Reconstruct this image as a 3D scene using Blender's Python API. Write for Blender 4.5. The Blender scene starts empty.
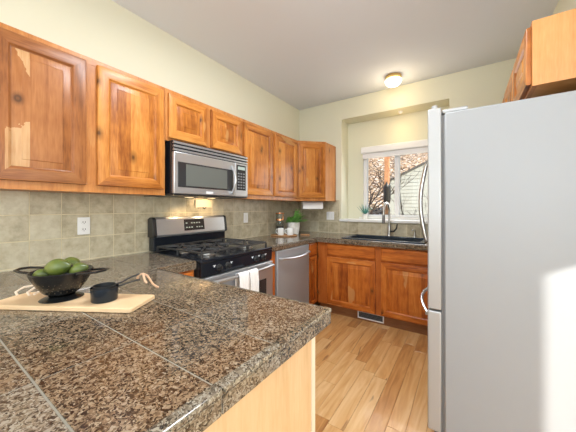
import bpy, bmesh, math, random
from mathutils import Vector, Matrix, noise

R = math.radians
random.seed(7)
sc = bpy.context.scene
COL = sc.collection

# ------------------------------------------------------------------ camera, sky, sun, lights, exposure
F_PX = 264.55
cam_d = bpy.data.cameras.new('camera')
cam = bpy.data.objects.new('camera', cam_d); COL.objects.link(cam)
cam.location = (0, 0, 1.2702)
cam.rotation_euler = (R(90), 0, R(33.9875))
cam_d.sensor_width = 36; cam_d.lens = F_PX / 576 * 36
cam_d.shift_y = -(216 - 208.045) / 576
cam_d.clip_start = .02; cam_d.clip_end = 300
sc.camera = cam

sc.view_settings.view_transform = 'Standard'
sc.view_settings.look = 'None'
sc.view_settings.gamma = 1
sc.view_settings.use_curve_mapping = False
sc.view_settings.exposure = 0.12

w = bpy.data.worlds.new('sky'); sc.world = w; w.use_nodes = True
nt = w.node_tree; bg = nt.nodes['Background']
sky = nt.nodes.new('ShaderNodeTexSky'); sky.sky_type = 'NISHITA'
sky.sun_disc = False; sky.sun_elevation = R(24); sky.sun_rotation = R(130); sky.air_density = 1.0
nt.links.new(sky.outputs[0], bg.inputs[0]); bg.inputs[1].default_value = .22

def light(name, kind, loc, energy, color=(1, 1, 1), **kw):
    d = bpy.data.lights.new(name, kind); d.energy = energy; d.color = color
    for k, v in kw.items():
        if k not in ('aim', 'rot'): setattr(d, k, v)
    o = bpy.data.objects.new(name, d); COL.objects.link(o); o.location = loc
    if 'aim' in kw: o.rotation_euler = Vector(kw['aim']).to_track_quat('-Z', 'Y').to_euler()
    return o
light('sun', 'SUN', (6, -5, 6), 9.0, (1.0, .95, .87), angle=R(.6), aim=(-.70, .60, -.37))
light('patio_daylight', 'AREA', (2.45, .45, 1.25), 30, (.86, .93, 1), shape='RECTANGLE', size=1.7, size_y=2.0, aim=(-1, .12, .05))
light('rear_window_daylight', 'AREA', (-.2, -3.35, 1.5), 34, (.84, .92, 1), shape='RECTANGLE', size=3.2, size_y=1.9, aim=(-.2, 1, .25))
light('dining_overhead_fill', 'AREA', (.3, -.9, 2.70), 22, (.92, .96, 1), shape='RECTANGLE', size=2.6, size_y=1.6, aim=(-.05, .25, -1))  # unseen broad fill added over the dining side, not an actual fixture
light('dining_upward_fill', 'AREA', (.9, -1.6, 1.6), 60, (.76, .88, 1), shape='RECTANGLE', size=1.6, size_y=1.2, aim=(-.25, .75, 1))  # added upward fill in mid-room to lift the ceiling; no lamp stands here
light('kitchen_overhead_fill', 'AREA', (-.75, 1.15, 2.74), 30, (.93, .96, 1), shape='DISK', size=.55, aim=(.0, .12, -1))  # invented source out of frame, brightens floor, counters and base fronts
light('kitchen_window_daylight', 'AREA', (-.79, 3.70, 1.62), 7, (.97, .98, 1), shape='RECTANGLE', size=.8, size_y=.7, aim=(0, -1, -.15))

# ------------------------------------------------------------------ material helpers
def new_mat(name):
    m = bpy.data.materials.new(name); m.use_nodes = True
    n = m.node_tree.nodes; l = m.node_tree.links
    return m, n, l, n['Principled BSDF']
def plain(name, col, rough=.5, metal=0.0, spec=.5, trans=0.0, emit=None, es=0.0, bump=None, coat=0.0):
    m, n, l, p = new_mat(name)
    p.inputs['Base Color'].default_value = (*col, 1)
    p.inputs['Roughness'].default_value = rough; p.inputs['Metallic'].default_value = metal
    p.inputs['Specular IOR Level'].default_value = spec
    p.inputs['Transmission Weight'].default_value = trans
    p.inputs['Coat Weight'].default_value = coat
    if emit:
        p.inputs['Emission Color'].default_value = (*emit, 1); p.inputs['Emission Strength'].default_value = es
    if bump:
        tc = n.new('ShaderNodeTexCoord'); nz = n.new('ShaderNodeTexNoise'); nz.inputs['Scale'].default_value = bump[0]
        l.new(tc.outputs['Object'], nz.inputs['Vector'])
        b = n.new('ShaderNodeBump'); b.inputs['Strength'].default_value = bump[1]; b.inputs['Distance'].default_value = bump[2]
        l.new(nz.outputs['Fac'], b.inputs['Height']); l.new(b.outputs[0], p.inputs['Normal'])
    return m
def mth(n, l, op, a, b=None):
    x = n.new('ShaderNodeMath'); x.operation = op
    for i, q in enumerate((a, b)):
        if q is None: continue
        if isinstance(q, (int, float)): x.inputs[i].default_value = q
        else: l.new(q, x.inputs[i])
    return x.outputs[0]
def ramp(n, l, fac, stops):
    r = n.new('ShaderNodeValToRGB'); e = r.color_ramp.elements
    e[0].position, e[0].color = stops[0][0], (*stops[0][1], 1)
    e[1].position, e[1].color = stops[-1][0], (*stops[-1][1], 1)
    for p_, c_ in stops[1:-1]:
        k = e.new(p_); k.color = (*c_, 1)
    l.new(fac, r.inputs[0]); return r.outputs[0]
def mix(n, l, fac, a, b, mode='MIX'):
    x = n.new('ShaderNodeMix'); x.data_type = 'RGBA'; x.blend_type = mode
    if isinstance(fac, (int, float)): x.inputs[0].default_value = fac
    else: l.new(fac, x.inputs[0])
    for i, q in ((6, a), (7, b)):
        if isinstance(q, tuple): x.inputs[i].default_value = (*q, 1)
        else: l.new(q, x.inputs[i])
    return x.outputs[2]

def wood(name, lo, mid, hi, grain='Z', plank=.115, knots=.6, rough=.36, sap=(.62, .36, .14), vary=1.0, coat=.10, face=False, sapboard=None):
    """varnished solid wood: glued boards of their own tint, long grain, knots"""
    m, n, l, p = new_mat(name)
    tc = n.new('ShaderNodeTexCoord'); oi = n.new('ShaderNodeObjectInfo')
    sx = n.new('ShaderNodeSeparateXYZ'); l.new(tc.outputs['Object'], sx.inputs[0])
    across = sx.outputs[0] if face else mth(n, l, 'ADD', sx.outputs[0], sx.outputs[1])
    along = sx.outputs[2]
    if grain == 'X': across, along = sx.outputs[2], across
    off = mth(n, l, 'MULTIPLY', oi.outputs['Random'], 37.0)
    bid = mth(n, l, 'FLOOR', mth(n, l, 'ADD', mth(n, l, 'DIVIDE', across, plank), mth(n, l, 'MULTIPLY', oi.outputs['Random'], 7.3)))
    wn = n.new('ShaderNodeTexWhiteNoise'); wn.noise_dimensions = '2D'
    cv = n.new('ShaderNodeCombineXYZ'); l.new(bid, cv.inputs[0]); l.new(off, cv.inputs[1]); l.new(cv.outputs[0], wn.inputs['Vector'])
    tint = wn.outputs['Value']
    gv = n.new('ShaderNodeCombineXYZ')
    l.new(mth(n, l, 'MULTIPLY', across, 1.0), gv.inputs[0])
    l.new(mth(n, l, 'MULTIPLY', along, .10), gv.inputs[1])
    l.new(mth(n, l, 'ADD', off, mth(n, l, 'MULTIPLY', tint, 9.0)), gv.inputs[2])
    n1 = n.new('ShaderNodeTexNoise'); n1.inputs['Scale'].default_value = 22; n1.inputs['Detail'].default_value = 4
    n1.inputs['Distortion'].default_value = .6; l.new(gv.outputs[0], n1.inputs['Vector'])
    n2 = n.new('ShaderNodeTexNoise'); n2.inputs['Scale'].default_value = 150; n2.inputs['Detail'].default_value = 2
    l.new(gv.outputs[0], n2.inputs['Vector'])
    n5 = n.new('ShaderNodeTexNoise'); n5.inputs['Scale'].default_value = 9; n5.inputs['Detail'].default_value = 2; l.new(tc.outputs['Object'], n5.inputs['Vector'])
    g = mth(n, l, 'ADD', mth(n, l, 'MULTIPLY', n1.outputs['Fac'], .5), mth(n, l, 'MULTIPLY', n2.outputs['Fac'], .28))
    g = mth(n, l, 'ADD', g, mth(n, l, 'MULTIPLY', n5.outputs['Fac'], .22))
    g = mth(n, l, 'ADD', g, mth(n, l, 'MULTIPLY', mth(n, l, 'SUBTRACT', tint, .5), .20 * vary))
    c = ramp(n, l, g, [(.34, lo), (.5, mid), (.68, hi)])
    # pale sapwood streaks with wavy outline
    sv = n.new('ShaderNodeCombineXYZ'); l.new(across, sv.inputs[0]); l.new(mth(n, l, 'MULTIPLY', along, .3), sv.inputs[1]); l.new(mth(n, l, 'ADD', off, mth(n, l, 'MULTIPLY', tint, 23)), sv.inputs[2])
    n3 = n.new('ShaderNodeTexNoise'); n3.inputs['Scale'].default_value = 6.5; n3.inputs['Detail'].default_value = 3; l.new(sv.outputs[0], n3.inputs['Vector'])
    sapf = ramp(n, l, n3.outputs['Fac'], [(.66, (0, 0, 0)), (.68, (1, 1, 1))])
    c = mix(n, l, mth(n, l, 'MULTIPLY', sapf, .45 * vary), c, sap)
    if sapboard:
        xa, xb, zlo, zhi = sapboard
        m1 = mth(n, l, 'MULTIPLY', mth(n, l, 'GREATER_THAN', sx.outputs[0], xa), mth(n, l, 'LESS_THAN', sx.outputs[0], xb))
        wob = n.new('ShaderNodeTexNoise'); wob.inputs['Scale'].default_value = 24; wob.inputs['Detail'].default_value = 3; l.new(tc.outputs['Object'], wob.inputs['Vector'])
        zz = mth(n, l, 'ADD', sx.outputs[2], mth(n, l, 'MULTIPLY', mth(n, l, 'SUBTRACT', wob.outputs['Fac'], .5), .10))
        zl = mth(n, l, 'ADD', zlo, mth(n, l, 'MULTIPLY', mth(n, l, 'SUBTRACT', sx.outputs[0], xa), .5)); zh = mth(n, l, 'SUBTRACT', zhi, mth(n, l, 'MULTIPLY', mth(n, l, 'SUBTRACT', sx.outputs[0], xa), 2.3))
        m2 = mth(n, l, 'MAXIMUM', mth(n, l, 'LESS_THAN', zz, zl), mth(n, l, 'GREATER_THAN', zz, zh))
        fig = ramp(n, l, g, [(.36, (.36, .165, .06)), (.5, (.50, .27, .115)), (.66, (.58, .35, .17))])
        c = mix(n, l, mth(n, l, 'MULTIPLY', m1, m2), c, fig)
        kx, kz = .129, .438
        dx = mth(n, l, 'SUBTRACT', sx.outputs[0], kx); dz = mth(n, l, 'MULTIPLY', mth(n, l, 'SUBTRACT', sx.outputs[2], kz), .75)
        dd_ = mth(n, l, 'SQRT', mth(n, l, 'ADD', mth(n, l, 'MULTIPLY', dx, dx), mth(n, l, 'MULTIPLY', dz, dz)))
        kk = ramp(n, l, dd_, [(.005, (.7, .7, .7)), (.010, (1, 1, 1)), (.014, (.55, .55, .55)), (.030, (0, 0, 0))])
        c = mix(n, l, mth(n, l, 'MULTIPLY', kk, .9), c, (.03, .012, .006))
    if knots:
        kv = n.new('ShaderNodeCombineXYZ'); l.new(across, kv.inputs[0]); l.new(mth(n, l, 'ADD', off, mth(n, l, 'MULTIPLY', along, .62)), kv.inputs[1])
        vo = n.new('ShaderNodeTexVoronoi'); vo.voronoi_dimensions = '2D'; vo.inputs['Scale'].default_value = 5.2; l.new(kv.outputs[0], vo.inputs['Vector'])
        kf = ramp(n, l, vo.outputs['Distance'], [(.02, (1, 1, 1)), (.06, (.55, .55, .55)), (.17, (0, 0, 0))])
        sep = n.new('ShaderNodeSeparateColor'); l.new(vo.outputs['Color'], sep.inputs[0])
        pick = mth(n, l, 'LESS_THAN', sep.outputs[0], knots)
        c = mix(n, l, mth(n, l, 'MULTIPLY', mth(n, l, 'MULTIPLY', kf, pick), .85), c, (.045, .014, .004))
    l.new(c, p.inputs['Base Color'])
    p.inputs['Specular IOR Level'].default_value = .32; p.inputs['Roughness'].default_value = rough; p.inputs['Coat Weight'].default_value = coat; p.inputs['Coat Roughness'].default_value = .18
    b = n.new('ShaderNodeBump'); b.inputs['Strength'].default_value = .12; b.inputs['Distance'].default_value = .002
    l.new(n2.outputs['Fac'], b.inputs['Height']); l.new(b.outputs[0], p.inputs['Normal'])
    return m

def granite(name):
    m, n, l, p = new_mat(name)
    tc = n.new('ShaderNodeTexCoord'); ge = n.new('ShaderNodeNewGeometry')
    nd = n.new('ShaderNodeTexNoise'); nd.inputs['Scale'].default_value = 90; nd.inputs['Detail'].default_value = 2
    l.new(tc.outputs['Object'], nd.inputs['Vector'])
    vec = mix(n, l, .012, tc.outputs['Object'], nd.outputs['Color'], 'LINEAR_LIGHT')
    v1 = n.new('ShaderNodeTexVoronoi'); v1.inputs['Scale'].default_value = 215; l.new(vec, v1.inputs['Vector'])
    s1 = n.new('ShaderNodeSeparateColor'); l.new(v1.outputs['Color'], s1.inputs[0])
    n2 = n.new('ShaderNodeTexNoise'); n2.inputs['Scale'].default_value = 16; n2.inputs['Detail'].default_value = 3; l.new(tc.outputs['Object'], n2.inputs['Vector'])
    isl = ge.outputs['Random Per Island']
    fac = mth(n, l, 'ADD', s1.outputs[0], mth(n, l, 'MULTIPLY', mth(n, l, 'SUBTRACT', n2.outputs['Fac'], .5), .35))
    fac = mth(n, l, 'ADD', fac, mth(n, l, 'MULTIPLY', mth(n, l, 'SUBTRACT', isl, .55), .28))
    warm = ramp(n, l, fac, [(.03, (0.016, 0.012, 0.009)), (.20, (0.068, 0.044, 0.027)), (.40, (0.160, 0.104, 0.061)), (.68, (0.256, 0.180, 0.110)), (.92, (0.336, 0.272, 0.198))])
    grey = ramp(n, l, fac, [(.05, (0.016, 0.014, 0.012)), (.26, (0.060, 0.048, 0.035)), (.50, (0.144, 0.116, 0.084)), (.75, (0.216, 0.180, 0.133)), (.94, (0.304, 0.280, 0.228))])
    c = mix(n, l, mth(n, l, 'MULTIPLY', isl, .8), warm, grey)
    l.new(c, p.inputs['Base Color']); p.inputs['Roughness'].default_value = .10; p.inputs['Specular IOR Level'].default_value = .55
    return m

def tilemat(name):
    m, n, l, p = new_mat(name)
    tc = n.new('ShaderNodeTexCoord'); ge = n.new('ShaderNodeNewGeometry')
    n1 = n.new('ShaderNodeTexNoise'); n1.inputs['Scale'].default_value = 14; n1.inputs['Detail'].default_value = 5; n1.inputs['Roughness'].default_value = .65
    l.new(tc.outputs['Object'], n1.inputs['Vector'])
    f = mth(n, l, 'ADD', n1.outputs['Fac'], mth(n, l, 'MULTIPLY', mth(n, l, 'SUBTRACT', ge.outputs['Random Per Island'], .5), .22))
    c = ramp(n, l, f, [(.28, (.36, .305, .20)), (.48, (.50, .44, .305)), (.68, (.60, .55, .41))])
    l.new(c, p.inputs['Base Color']); p.inputs['Roughness'].default_value = .35
    b = n.new('ShaderNodeBump'); b.inputs['Strength'].default_value = .25; b.inputs['Distance'].default_value = .004
    l.new(n1.outputs['Fac'], b.inputs['Height']); l.new(b.outputs[0], p.inputs['Normal'])
    return m

def floormat(name):
    m, n, l, p = new_mat(name)
    tc = n.new('ShaderNodeTexCoord'); ge = n.new('ShaderNodeNewGeometry'); isl = ge.outputs['Random Per Island']
    s = n.new('ShaderNodeSeparateXYZ'); l.new(tc.outputs['Object'], s.inputs[0])
    cv = n.new('ShaderNodeCombineXYZ'); l.new(s.outputs[0], cv.inputs[0]); l.new(mth(n, l, 'MULTIPLY', s.outputs[1], .09), cv.inputs[1]); l.new(mth(n, l, 'MULTIPLY', isl, 50), cv.inputs[2])
    n1 = n.new('ShaderNodeTexNoise'); n1.inputs['Scale'].default_value = 26; n1.inputs['Detail'].default_value = 4; n1.inputs['Distortion'].default_value = 1.0; l.new(cv.outputs[0], n1.inputs['Vector'])
    f = mth(n, l, 'ADD', mth(n, l, 'MULTIPLY', n1.outputs['Fac'], .72), mth(n, l, 'MULTIPLY', isl, .36))
    c = ramp(n, l, f, [(.22, (.31, .125, .036)), (.42, (.51, .245, .080)), (.58, (.63, .345, .13)), (.80, (.76, .50, .245))])
    n3 = n.new('ShaderNodeTexNoise'); n3.inputs['Scale'].default_value = 11; n3.inputs['Detail'].default_value = 3; n3.inputs['Distortion'].default_value = 1.6; l.new(cv.outputs[0], n3.inputs['Vector'])
    st = ramp(n, l, n3.outputs['Fac'], [(.655, (0, 0, 0)), (.70, (1, 1, 1))])
    c = mix(n, l, mth(n, l, 'MULTIPLY', st, .65), c, (.13, .045, .014))
    l.new(c, p.inputs['Base Color']); p.inputs['Roughness'].default_value = .30; p.inputs['Coat Weight'].default_value = .2
    return m

def steel(name, col=(.56, .575, .60), rough=.3, axis=2, metal=.78):
    m, n, l, p = new_mat(name)
    tc = n.new('ShaderNodeTexCoord'); mp = n.new('ShaderNodeMapping'); sc_ = [6, 6, 6]; sc_[axis] = 500
    mp.inputs['Scale'].default_value = sc_; l.new(tc.outputs['Object'], mp.inputs[0])
    nz = n.new('ShaderNodeTexNoise'); nz.inputs['Scale'].default_value = 1; l.new(mp.outputs[0], nz.inputs['Vector'])
    l.new(mth(n, l, 'ADD', rough - .05, mth(n, l, 'MULTIPLY', nz.outputs['Fac'], .1)), p.inputs['Roughness'])
    p.inputs['Base Color'].default_value = (*col, 1); p.inputs['Metallic'].default_value = metal
    return m

def thin_glass(name, tint=(1, 1, 1), refl=.5):
    m, n, l, p = new_mat(name); n.remove(p)
    t = n.new('ShaderNodeBsdfTransparent'); t.inputs[0].default_value = (*tint, 1)
    g = n.new('ShaderNodeBsdfGlossy'); g.inputs['Roughness'].default_value = .02
    lw = n.new('ShaderNodeLayerWeight'); lw.inputs[0].default_value = .5      # same from both sides of the sheet
    fc = mth(n, l, 'ADD', .035, mth(n, l, 'MULTIPLY', mth(n, l, 'POWER', lw.outputs['Facing'], 5.0), .8))
    mx = n.new('ShaderNodeMixShader'); l.new(mth(n, l, 'MULTIPLY', fc, refl), mx.inputs[0]); l.new(t.outputs[0], mx.inputs[1]); l.new(g.outputs[0], mx.inputs[2])
    l.new(mx.outputs[0], n['Material Output'].inputs[0]); return m

def mottled(name, stops, scale, rough=.8, detail=4, bump=0.0, vor=False):
    m, n, l, p = new_mat(name); tc = n.new('ShaderNodeTexCoord')
    if vor:
        v = n.new('ShaderNodeTexVoronoi'); v.inputs['Scale'].default_value = scale; l.new(tc.outputs['Object'], v.inputs['Vector'])
        s = n.new('ShaderNodeSeparateColor'); l.new(v.outputs['Color'], s.inputs[0]); f = s.outputs[0]
    else:
        v = n.new('ShaderNodeTexNoise'); v.inputs['Scale'].default_value = scale; v.inputs['Detail'].default_value = detail; l.new(tc.outputs['Object'], v.inputs['Vector']); f = v.outputs['Fac']
    l.new(ramp(n, l, f, stops), p.inputs['Base Color']); p.inputs['Roughness'].default_value = rough
    if bump:
        b = n.new('ShaderNodeBump'); b.inputs['Strength'].default_value = bump; b.inputs['Distance'].default_value = .01; l.new(f, b.inputs['Height']); l.new(b.outputs[0], p.inputs['Normal'])
    return m

M = {}
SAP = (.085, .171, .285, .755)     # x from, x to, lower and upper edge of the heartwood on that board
ALO, AMID, AHI = (.25, .070, .010), (.47, .165, .028), (.62, .27, .062)
M['alder'] = wood('alder_vertical', ALO, AMID, AHI, 'Z', face=True)
M['alder_rail'] = wood('alder_horizontal', ALO, AMID, AHI, 'X', knots=.2, plank=.2)
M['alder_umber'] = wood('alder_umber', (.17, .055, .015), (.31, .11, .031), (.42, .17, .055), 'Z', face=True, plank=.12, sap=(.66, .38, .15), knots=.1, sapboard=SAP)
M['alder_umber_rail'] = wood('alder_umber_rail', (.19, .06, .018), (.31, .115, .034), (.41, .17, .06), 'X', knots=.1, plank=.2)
M['alder_frame'] = wood('alder_face_frame', (.34, .115, .026), (.47, .18, .045), (.57, .26, .08), 'Z', knots=.08, plank=.3, vary=.4)
BLO, BMID, BHI = (.24, .052, .008), (.47, .125, .017), (.62, .21, .038)
M['base'] = wood('base_alder_vertical', BLO, BMID, BHI, 'Z', face=True)
M['base_rail'] = wood('base_alder_horizontal', BLO, BMID, BHI, 'X', knots=.25, plank=.25)
M['base_frame'] = wood('base_alder_face_frame', (.30, .068, .012), (.41, .108, .019), (.50, .16, .034), 'Z', knots=.08, plank=.3, vary=.4)
M['maple'] = wood('maple_panel', (.60, .38, .19), (.67, .45, .245), (.72, .51, .30), 'Z', knots=0, plank=.5, vary=.25, sap=(.7, .5, .3), rough=.35)
M['maple_end'] = wood('maple_side_panel', (.52, .225, .066), (.61, .285, .095), (.67, .34, .13), 'Z', knots=0, plank=.5, vary=.25, sap=(.7, .45, .2), rough=.35)
M['toe'] = wood('toe_board', (.20, .08, .03), (.27, .115, .045), (.33, .15, .065), 'X', knots=0, plank=.3, vary=.3)
M['granite'] = granite('granite_tile')
M['grout'] = plain('counter_grout', (.27, .25, .20), .8)
M['tile'] = tilemat('glazed_stone_tile')
M['tgrout'] = plain('wall_grout', (.70, .62, .42), .85)
M['floor'] = floormat('hickory_planks')
M['gap'] = plain('plank_gap', (.10, .045, .018), .8)
M['wall'] = plain('pale_yellow_paint', (.73, .71, .555), .75, bump=(160, .08, .002))
M['ceil'] = plain('white_ceiling_paint', (.73, .77, .815), .85, bump=(120, .1, .002))
M['white'] = plain('white_paint', (.85, .85, .82), .4)
M['cream'] = plain('cream_trim', (.74, .62, .46), .5)
M['steel'] = steel('brushed_steel', axis=2)
M['steel_v'] = steel('brushed_steel_vertical', (.36, .38, .405), .36, axis=0, metal=.3)
M['chrome'] = plain('chrome', (.80, .80, .82), .12, 1)
M['nickel'] = plain('brushed_nickel', (.52, .51, .49), .28, 1)
M['black'] = plain('black_enamel', (.010, .013, .019), .14, spec=.38)
M['black_m'] = plain('black_plastic', (.02, .02, .021), .42)
M['iron'] = plain('cast_iron', (.035, .034, .034), .5, bump=(300, .2, .001))
M['glassblack'] = plain('black_glass', (.03, .03, .032), .06)
M['meshglass'] = plain('oven_mesh_glass', (.12, .13, .12), .22)
M['fridge'] = plain('grey_painted_steel', (.305, .318, .330), .42, bump=(420, .18, .001))
M['fridge_door'] = plain('fridge_steel_door', (.40, .405, .405), .36, .35)
M['gasket'] = plain('grey_gasket', (.17, .17, .17), .6)
M['plate'] = plain('white_plastic', (.85, .85, .84), .35)
M['slot'] = plain('dark_slot', (.05, .05, .05), .6)
M['ceramic'] = plain('white_ceramic', (.85, .85, .82), .2)
M['pot'] = mottled('white_stoneware', [(.35, (.72, .70, .64)), (.6, (.86, .85, .80))], 22, .45)
M['towel'] = plain('white_cotton', (.86, .86, .86), .9, bump=(400, .3, .002))
M['towel_stripe'] = plain('grey_stripe', (.52, .56, .62), .9)
M['paper'] = plain('white_paper', (.90, .90, .89), .85, bump=(220, .2, .002))
M['board'] = wood('pale_board', (.66, .44, .24), (.76, .54, .32), (.82, .62, .41), 'X', knots=0, plank=.05, vary=.4, rough=.5, coat=0, sap=(.84, .66, .46))
M['tray'] = wood('acacia_tray', (.33, .15, .06), (.48, .25, .11), (.58, .34, .17), 'X', knots=0, plank=.06, vary=.5, rough=.45, coat=0)
M['leather'] = plain('tan_leather', (.66, .42, .27), .6)
M['cordpale'] = plain('pale_cord', (.80, .66, .52), .7)
M['copper'] = plain('copper', (.83, .42, .24), .25, 1)
M['colander'] = plain('black_speckled_enamel', (.008, .009, .010), .24)
M['cupblue'] = plain('dark_blue_steel', (.028, .038, .055), .22, .7)
M['bronze'] = plain('dull_bronze', (.22, .17, .10), .35, 1)
M['avocado'] = mottled('green_skin', [(.3, (.045, .065, .010)), (.5, (.095, .130, .020)), (.72, (.19, .22, .05))], 14, .32, bump=.1)
M['leaf'] = mottled('fern_leaf', [(.3, (.09, .27, .045)), (.55, (.22, .48, .11)), (.75, (.42, .66, .24))], 12, .45)
M['teal'] = mottled('succulent_leaf', [(.3, (.02, .13, .10)), (.6, (.06, .27, .21)), (.8, (.18, .42, .34))], 30, .45)
M['soil'] = plain('soil', (.05, .035, .025), .9)
M['jar'] = thin_glass('jar_glass', (.93, .95, .95), 1.0)
M['pane'] = thin_glass('window_glass', (1, 1, 1), .6)
M['coffee'] = plain('coffee', (.02, .009, .004), .3)
M['sink'] = plain('dark_composite', (.026, .033, .042), .28)
M['sinkrim'] = plain('composite_rim', (.045, .062, .085), .18)
M['brass'] = plain('brass', (.75, .52, .22), .25, 1)
M['bowl'] = plain('frosted_lit_glass', (.95, .93, .88), .4, emit=(1, .93, .80), es=2.2)
M['lens'] = plain('lit_task_lens', (.95, .9, .8), .4, emit=(1, .72, .38), es=1.6)
M['blind'] = plain('white_blind', (.86, .86, .85), .6)
M['vinyl'] = plain('white_vinyl', (.82, .83, .84), .35)
M['led'] = plain('display_digits', (.32, .36, .34), .5, emit=(.6, .9, .8), es=.15)
M['mark'] = plain('pale_print', (.72, .74, .76), .5)
M['keyprint'] = plain('key_print', (.16, .17, .19), .4)
M['siding'] = plain('pale_siding', (.31, .32, .285), .6)
M['fascia'] = plain('dark_fascia', (.07, .065, .06), .6)
M['shingle'] = mottled('grey_shingles', [(.3, (.07, .07, .075)), (.7, (.16, .15, .15))], 14)
M['hill'] = mottled('dry_hillside', [(.14, (.05, .028, .016)), (.32, (.22, .13, .07)), (.55, (.36, .24, .14)), (.8, (.44, .33, .22)), (.95, (.58, .54, .50))], 9, vor=True)
M['ground'] = mottled('winter_ground', [(.3, (.18, .14, .10)), (.6, (.30, .27, .24)), (.75, (.42, .42, .43))], 1.4)
M['bark'] = mottled('dark_bark', [(.3, (.02, .014, .011)), (.7, (.07, .047, .034))], 20)
M['post'] = mottled('weathered_orange_wood', [(.3, (.26, .115, .05)), (.7, (.50, .25, .12))], 8)

# ------------------------------------------------------------------ mesh builder
class MB:
    def __init__(s): s.v = []; s.f = []; s.m = []
    def add(s, vs, fs, mi=0, T=None):
        o = len(s.v)
        for p in vs:
            p = Vector(p)
            s.v.append(tuple(T @ p) if T else tuple(p))
        for f in fs: s.f.append([i + o for i in f]); s.m.append(mi)
        return s
    def box(s, x0, x1, y0, y1, z0, z1, mi=0, T=None):
        vs = [(x, y, z) for z in (z0, z1) for y in (y0, y1) for x in (x0, x1)]
        return s.add(vs, [(0, 2, 3, 1), (4, 5, 7, 6), (0, 1, 5, 4), (2, 6, 7, 3), (0, 4, 6, 2), (1, 3, 7, 5)], mi, T)
    def tile(s, x0, x1, y0, y1, z, h, c=.002, mi=0, T=None):
        """chamfered tile top: open underneath, seated in the grout bed"""
        vs = [(x0, y0, z - h), (x1, y0, z - h), (x1, y1, z - h), (x0, y1, z - h), (x0, y0, z - c), (x1, y0, z - c), (x1, y1, z - c), (x0, y1, z - c),
              (x0 + c, y0 + c, z), (x1 - c, y0 + c, z), (x1 - c, y1 - c, z), (x0 + c, y1 - c, z)]
        fs = [(8, 9, 10, 11)]
        for a in (0, 4):
            for i in range(4):
                j = (i + 1) % 4; fs.append((a + i, a + j, a + 4 + j, a + 4 + i))
        return s.add(vs, fs, mi, T)
    def prism(s, poly, z0, z1, mi=0, T=None):
        k = len(poly); vs = [(x, y, z0) for x, y in poly] + [(x, y, z1) for x, y in poly]
        fs = [tuple(range(k))[::-1], tuple(range(k, 2 * k))] + [(i, (i + 1) % k, k + (i + 1) % k, k + i) for i in range(k)]
        return s.add(vs, fs, mi, T)
    def lathe(s, prof, c=(0, 0, 0), seg=32, mi=0, T=None, sx=1, sy=1):
        vs = []; fs = []; k = len(prof)
        for i in range(seg):
            a = 2 * math.pi * i / seg
            for r, z in prof: vs.append((c[0] + sx * r * math.cos(a), c[1] + sy * r * math.sin(a), c[2] + z))
        for i in range(seg):
            j = (i + 1) % seg
            for q in range(k - 1): fs.append((i * k + q, j * k + q, j * k + q + 1, i * k + q + 1))
        if prof[0][0] > 1e-6: fs.append(tuple(i * k for i in range(seg))[::-1])
        if prof[-1][0] > 1e-6: fs.append(tuple(i * k + k - 1 for i in range(seg)))
        return s.add(vs, fs, mi, T)
    def tube(s, pts, r, seg=10, mi=0, closed=False, T=None, flat=1.0):
        pts = [Vector(p) for p in pts]; k = len(pts); rs = r if isinstance(r, (list, tuple)) else [r] * k
        tang = []
        for i in range(k):
            a = pts[(i - 1) % k] if (closed or i > 0) else pts[i]; b = pts[(i + 1) % k] if (closed or i < k - 1) else pts[i]
            tang.append((b - a).normalized())
        up = Vector((0, 0, 1)) if abs(tang[0].z) < .9 else Vector((1, 0, 0))
        nrm = (up - tang[0] * up.dot(tang[0])).normalized(); vs = []; fs = []
        for i in range(k):
            nrm = (nrm - tang[i] * nrm.dot(tang[i])).normalized(); bn = tang[i].cross(nrm)
            for q in range(seg):
                a = 2 * math.pi * q / seg
                vs.append(pts[i] + (nrm * math.cos(a) * flat + bn * math.sin(a)) * rs[i])
        for i in range(k if closed else k - 1):
            j = (i + 1) % k
            for q in range(seg):
                p = (q + 1) % seg; fs.append((i * seg + q, i * seg + p, j * seg + p, j * seg + q))
        if not closed:
            fs.append(tuple(range(seg))[::-1]); fs.append(tuple((k - 1) * seg + q for q in range(seg)))
        return s.add(vs, fs, mi, T)
    def loops(s, w, h, lst, mside=0, mrail=0, back=None, cap=True, x0=0, z0=0):
        """nested rectangles on the x-z plane facing -y; lst = (inset, y)"""
        vs = []
        for ins, y in lst:
            vs += [(x0 + ins, y, z0 + ins), (x0 + w - ins, y, z0 + ins), (x0 + w - ins, y, z0 + h - ins), (x0 + ins, y, z0 + h - ins)]
        o = len(s.v); s.v += vs
        for k in range(len(lst) - 1):
            for i in range(4):
                j = (i + 1) % 4
                s.f.append([o + 4 * k + i, o + 4 * k + j, o + 4 * k + 4 + j, o + 4 * k + 4 + i]); s.m.append(mrail if i in (0, 2) else mside)
        if cap:
            k = len(lst) - 1; s.f.append([o + 4 * k + i for i in range(4)]); s.m.append(mside)
        if back is not None:
            s.f.append([o + 3, o + 2, o + 1, o]); s.m.append(mside)
        return s
    def build(s, name, mats, parent=None, bevel=0, loc=None, rz=0, smooth=35, seg=2):
        me = bpy.data.meshes.new(name); me.from_pydata(s.v, [], s.f); me.validate(clean_customdata=False)
        if len(me.polygons) == len(s.m): me.polygons.foreach_set('material_index', s.m)
        bm = bmesh.new(); bm.from_mesh(me); bmesh.ops.recalc_face_normals(bm, faces=bm.faces); bm.to_mesh(me); bm.free()
        for m_ in (mats if isinstance(mats, (list, tuple)) else [mats]): me.materials.append(M[m_] if isinstance(m_, str) else m_)
        if smooth:
            me.polygons.foreach_set('use_smooth', [True] * len(me.polygons)); me.set_sharp_from_angle(angle=R(smooth))
        o = bpy.data.objects.new(name, me); COL.objects.link(o)
        if parent: o.parent = parent
        if loc: o.location = loc
        o.rotation_euler = (0, 0, rz)
        if bevel:
            b = o.modifiers.new('bevel', 'BEVEL'); b.width = bevel; b.segments = seg; b.limit_method = 'ANGLE'; b.angle_limit = R(40)
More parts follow.
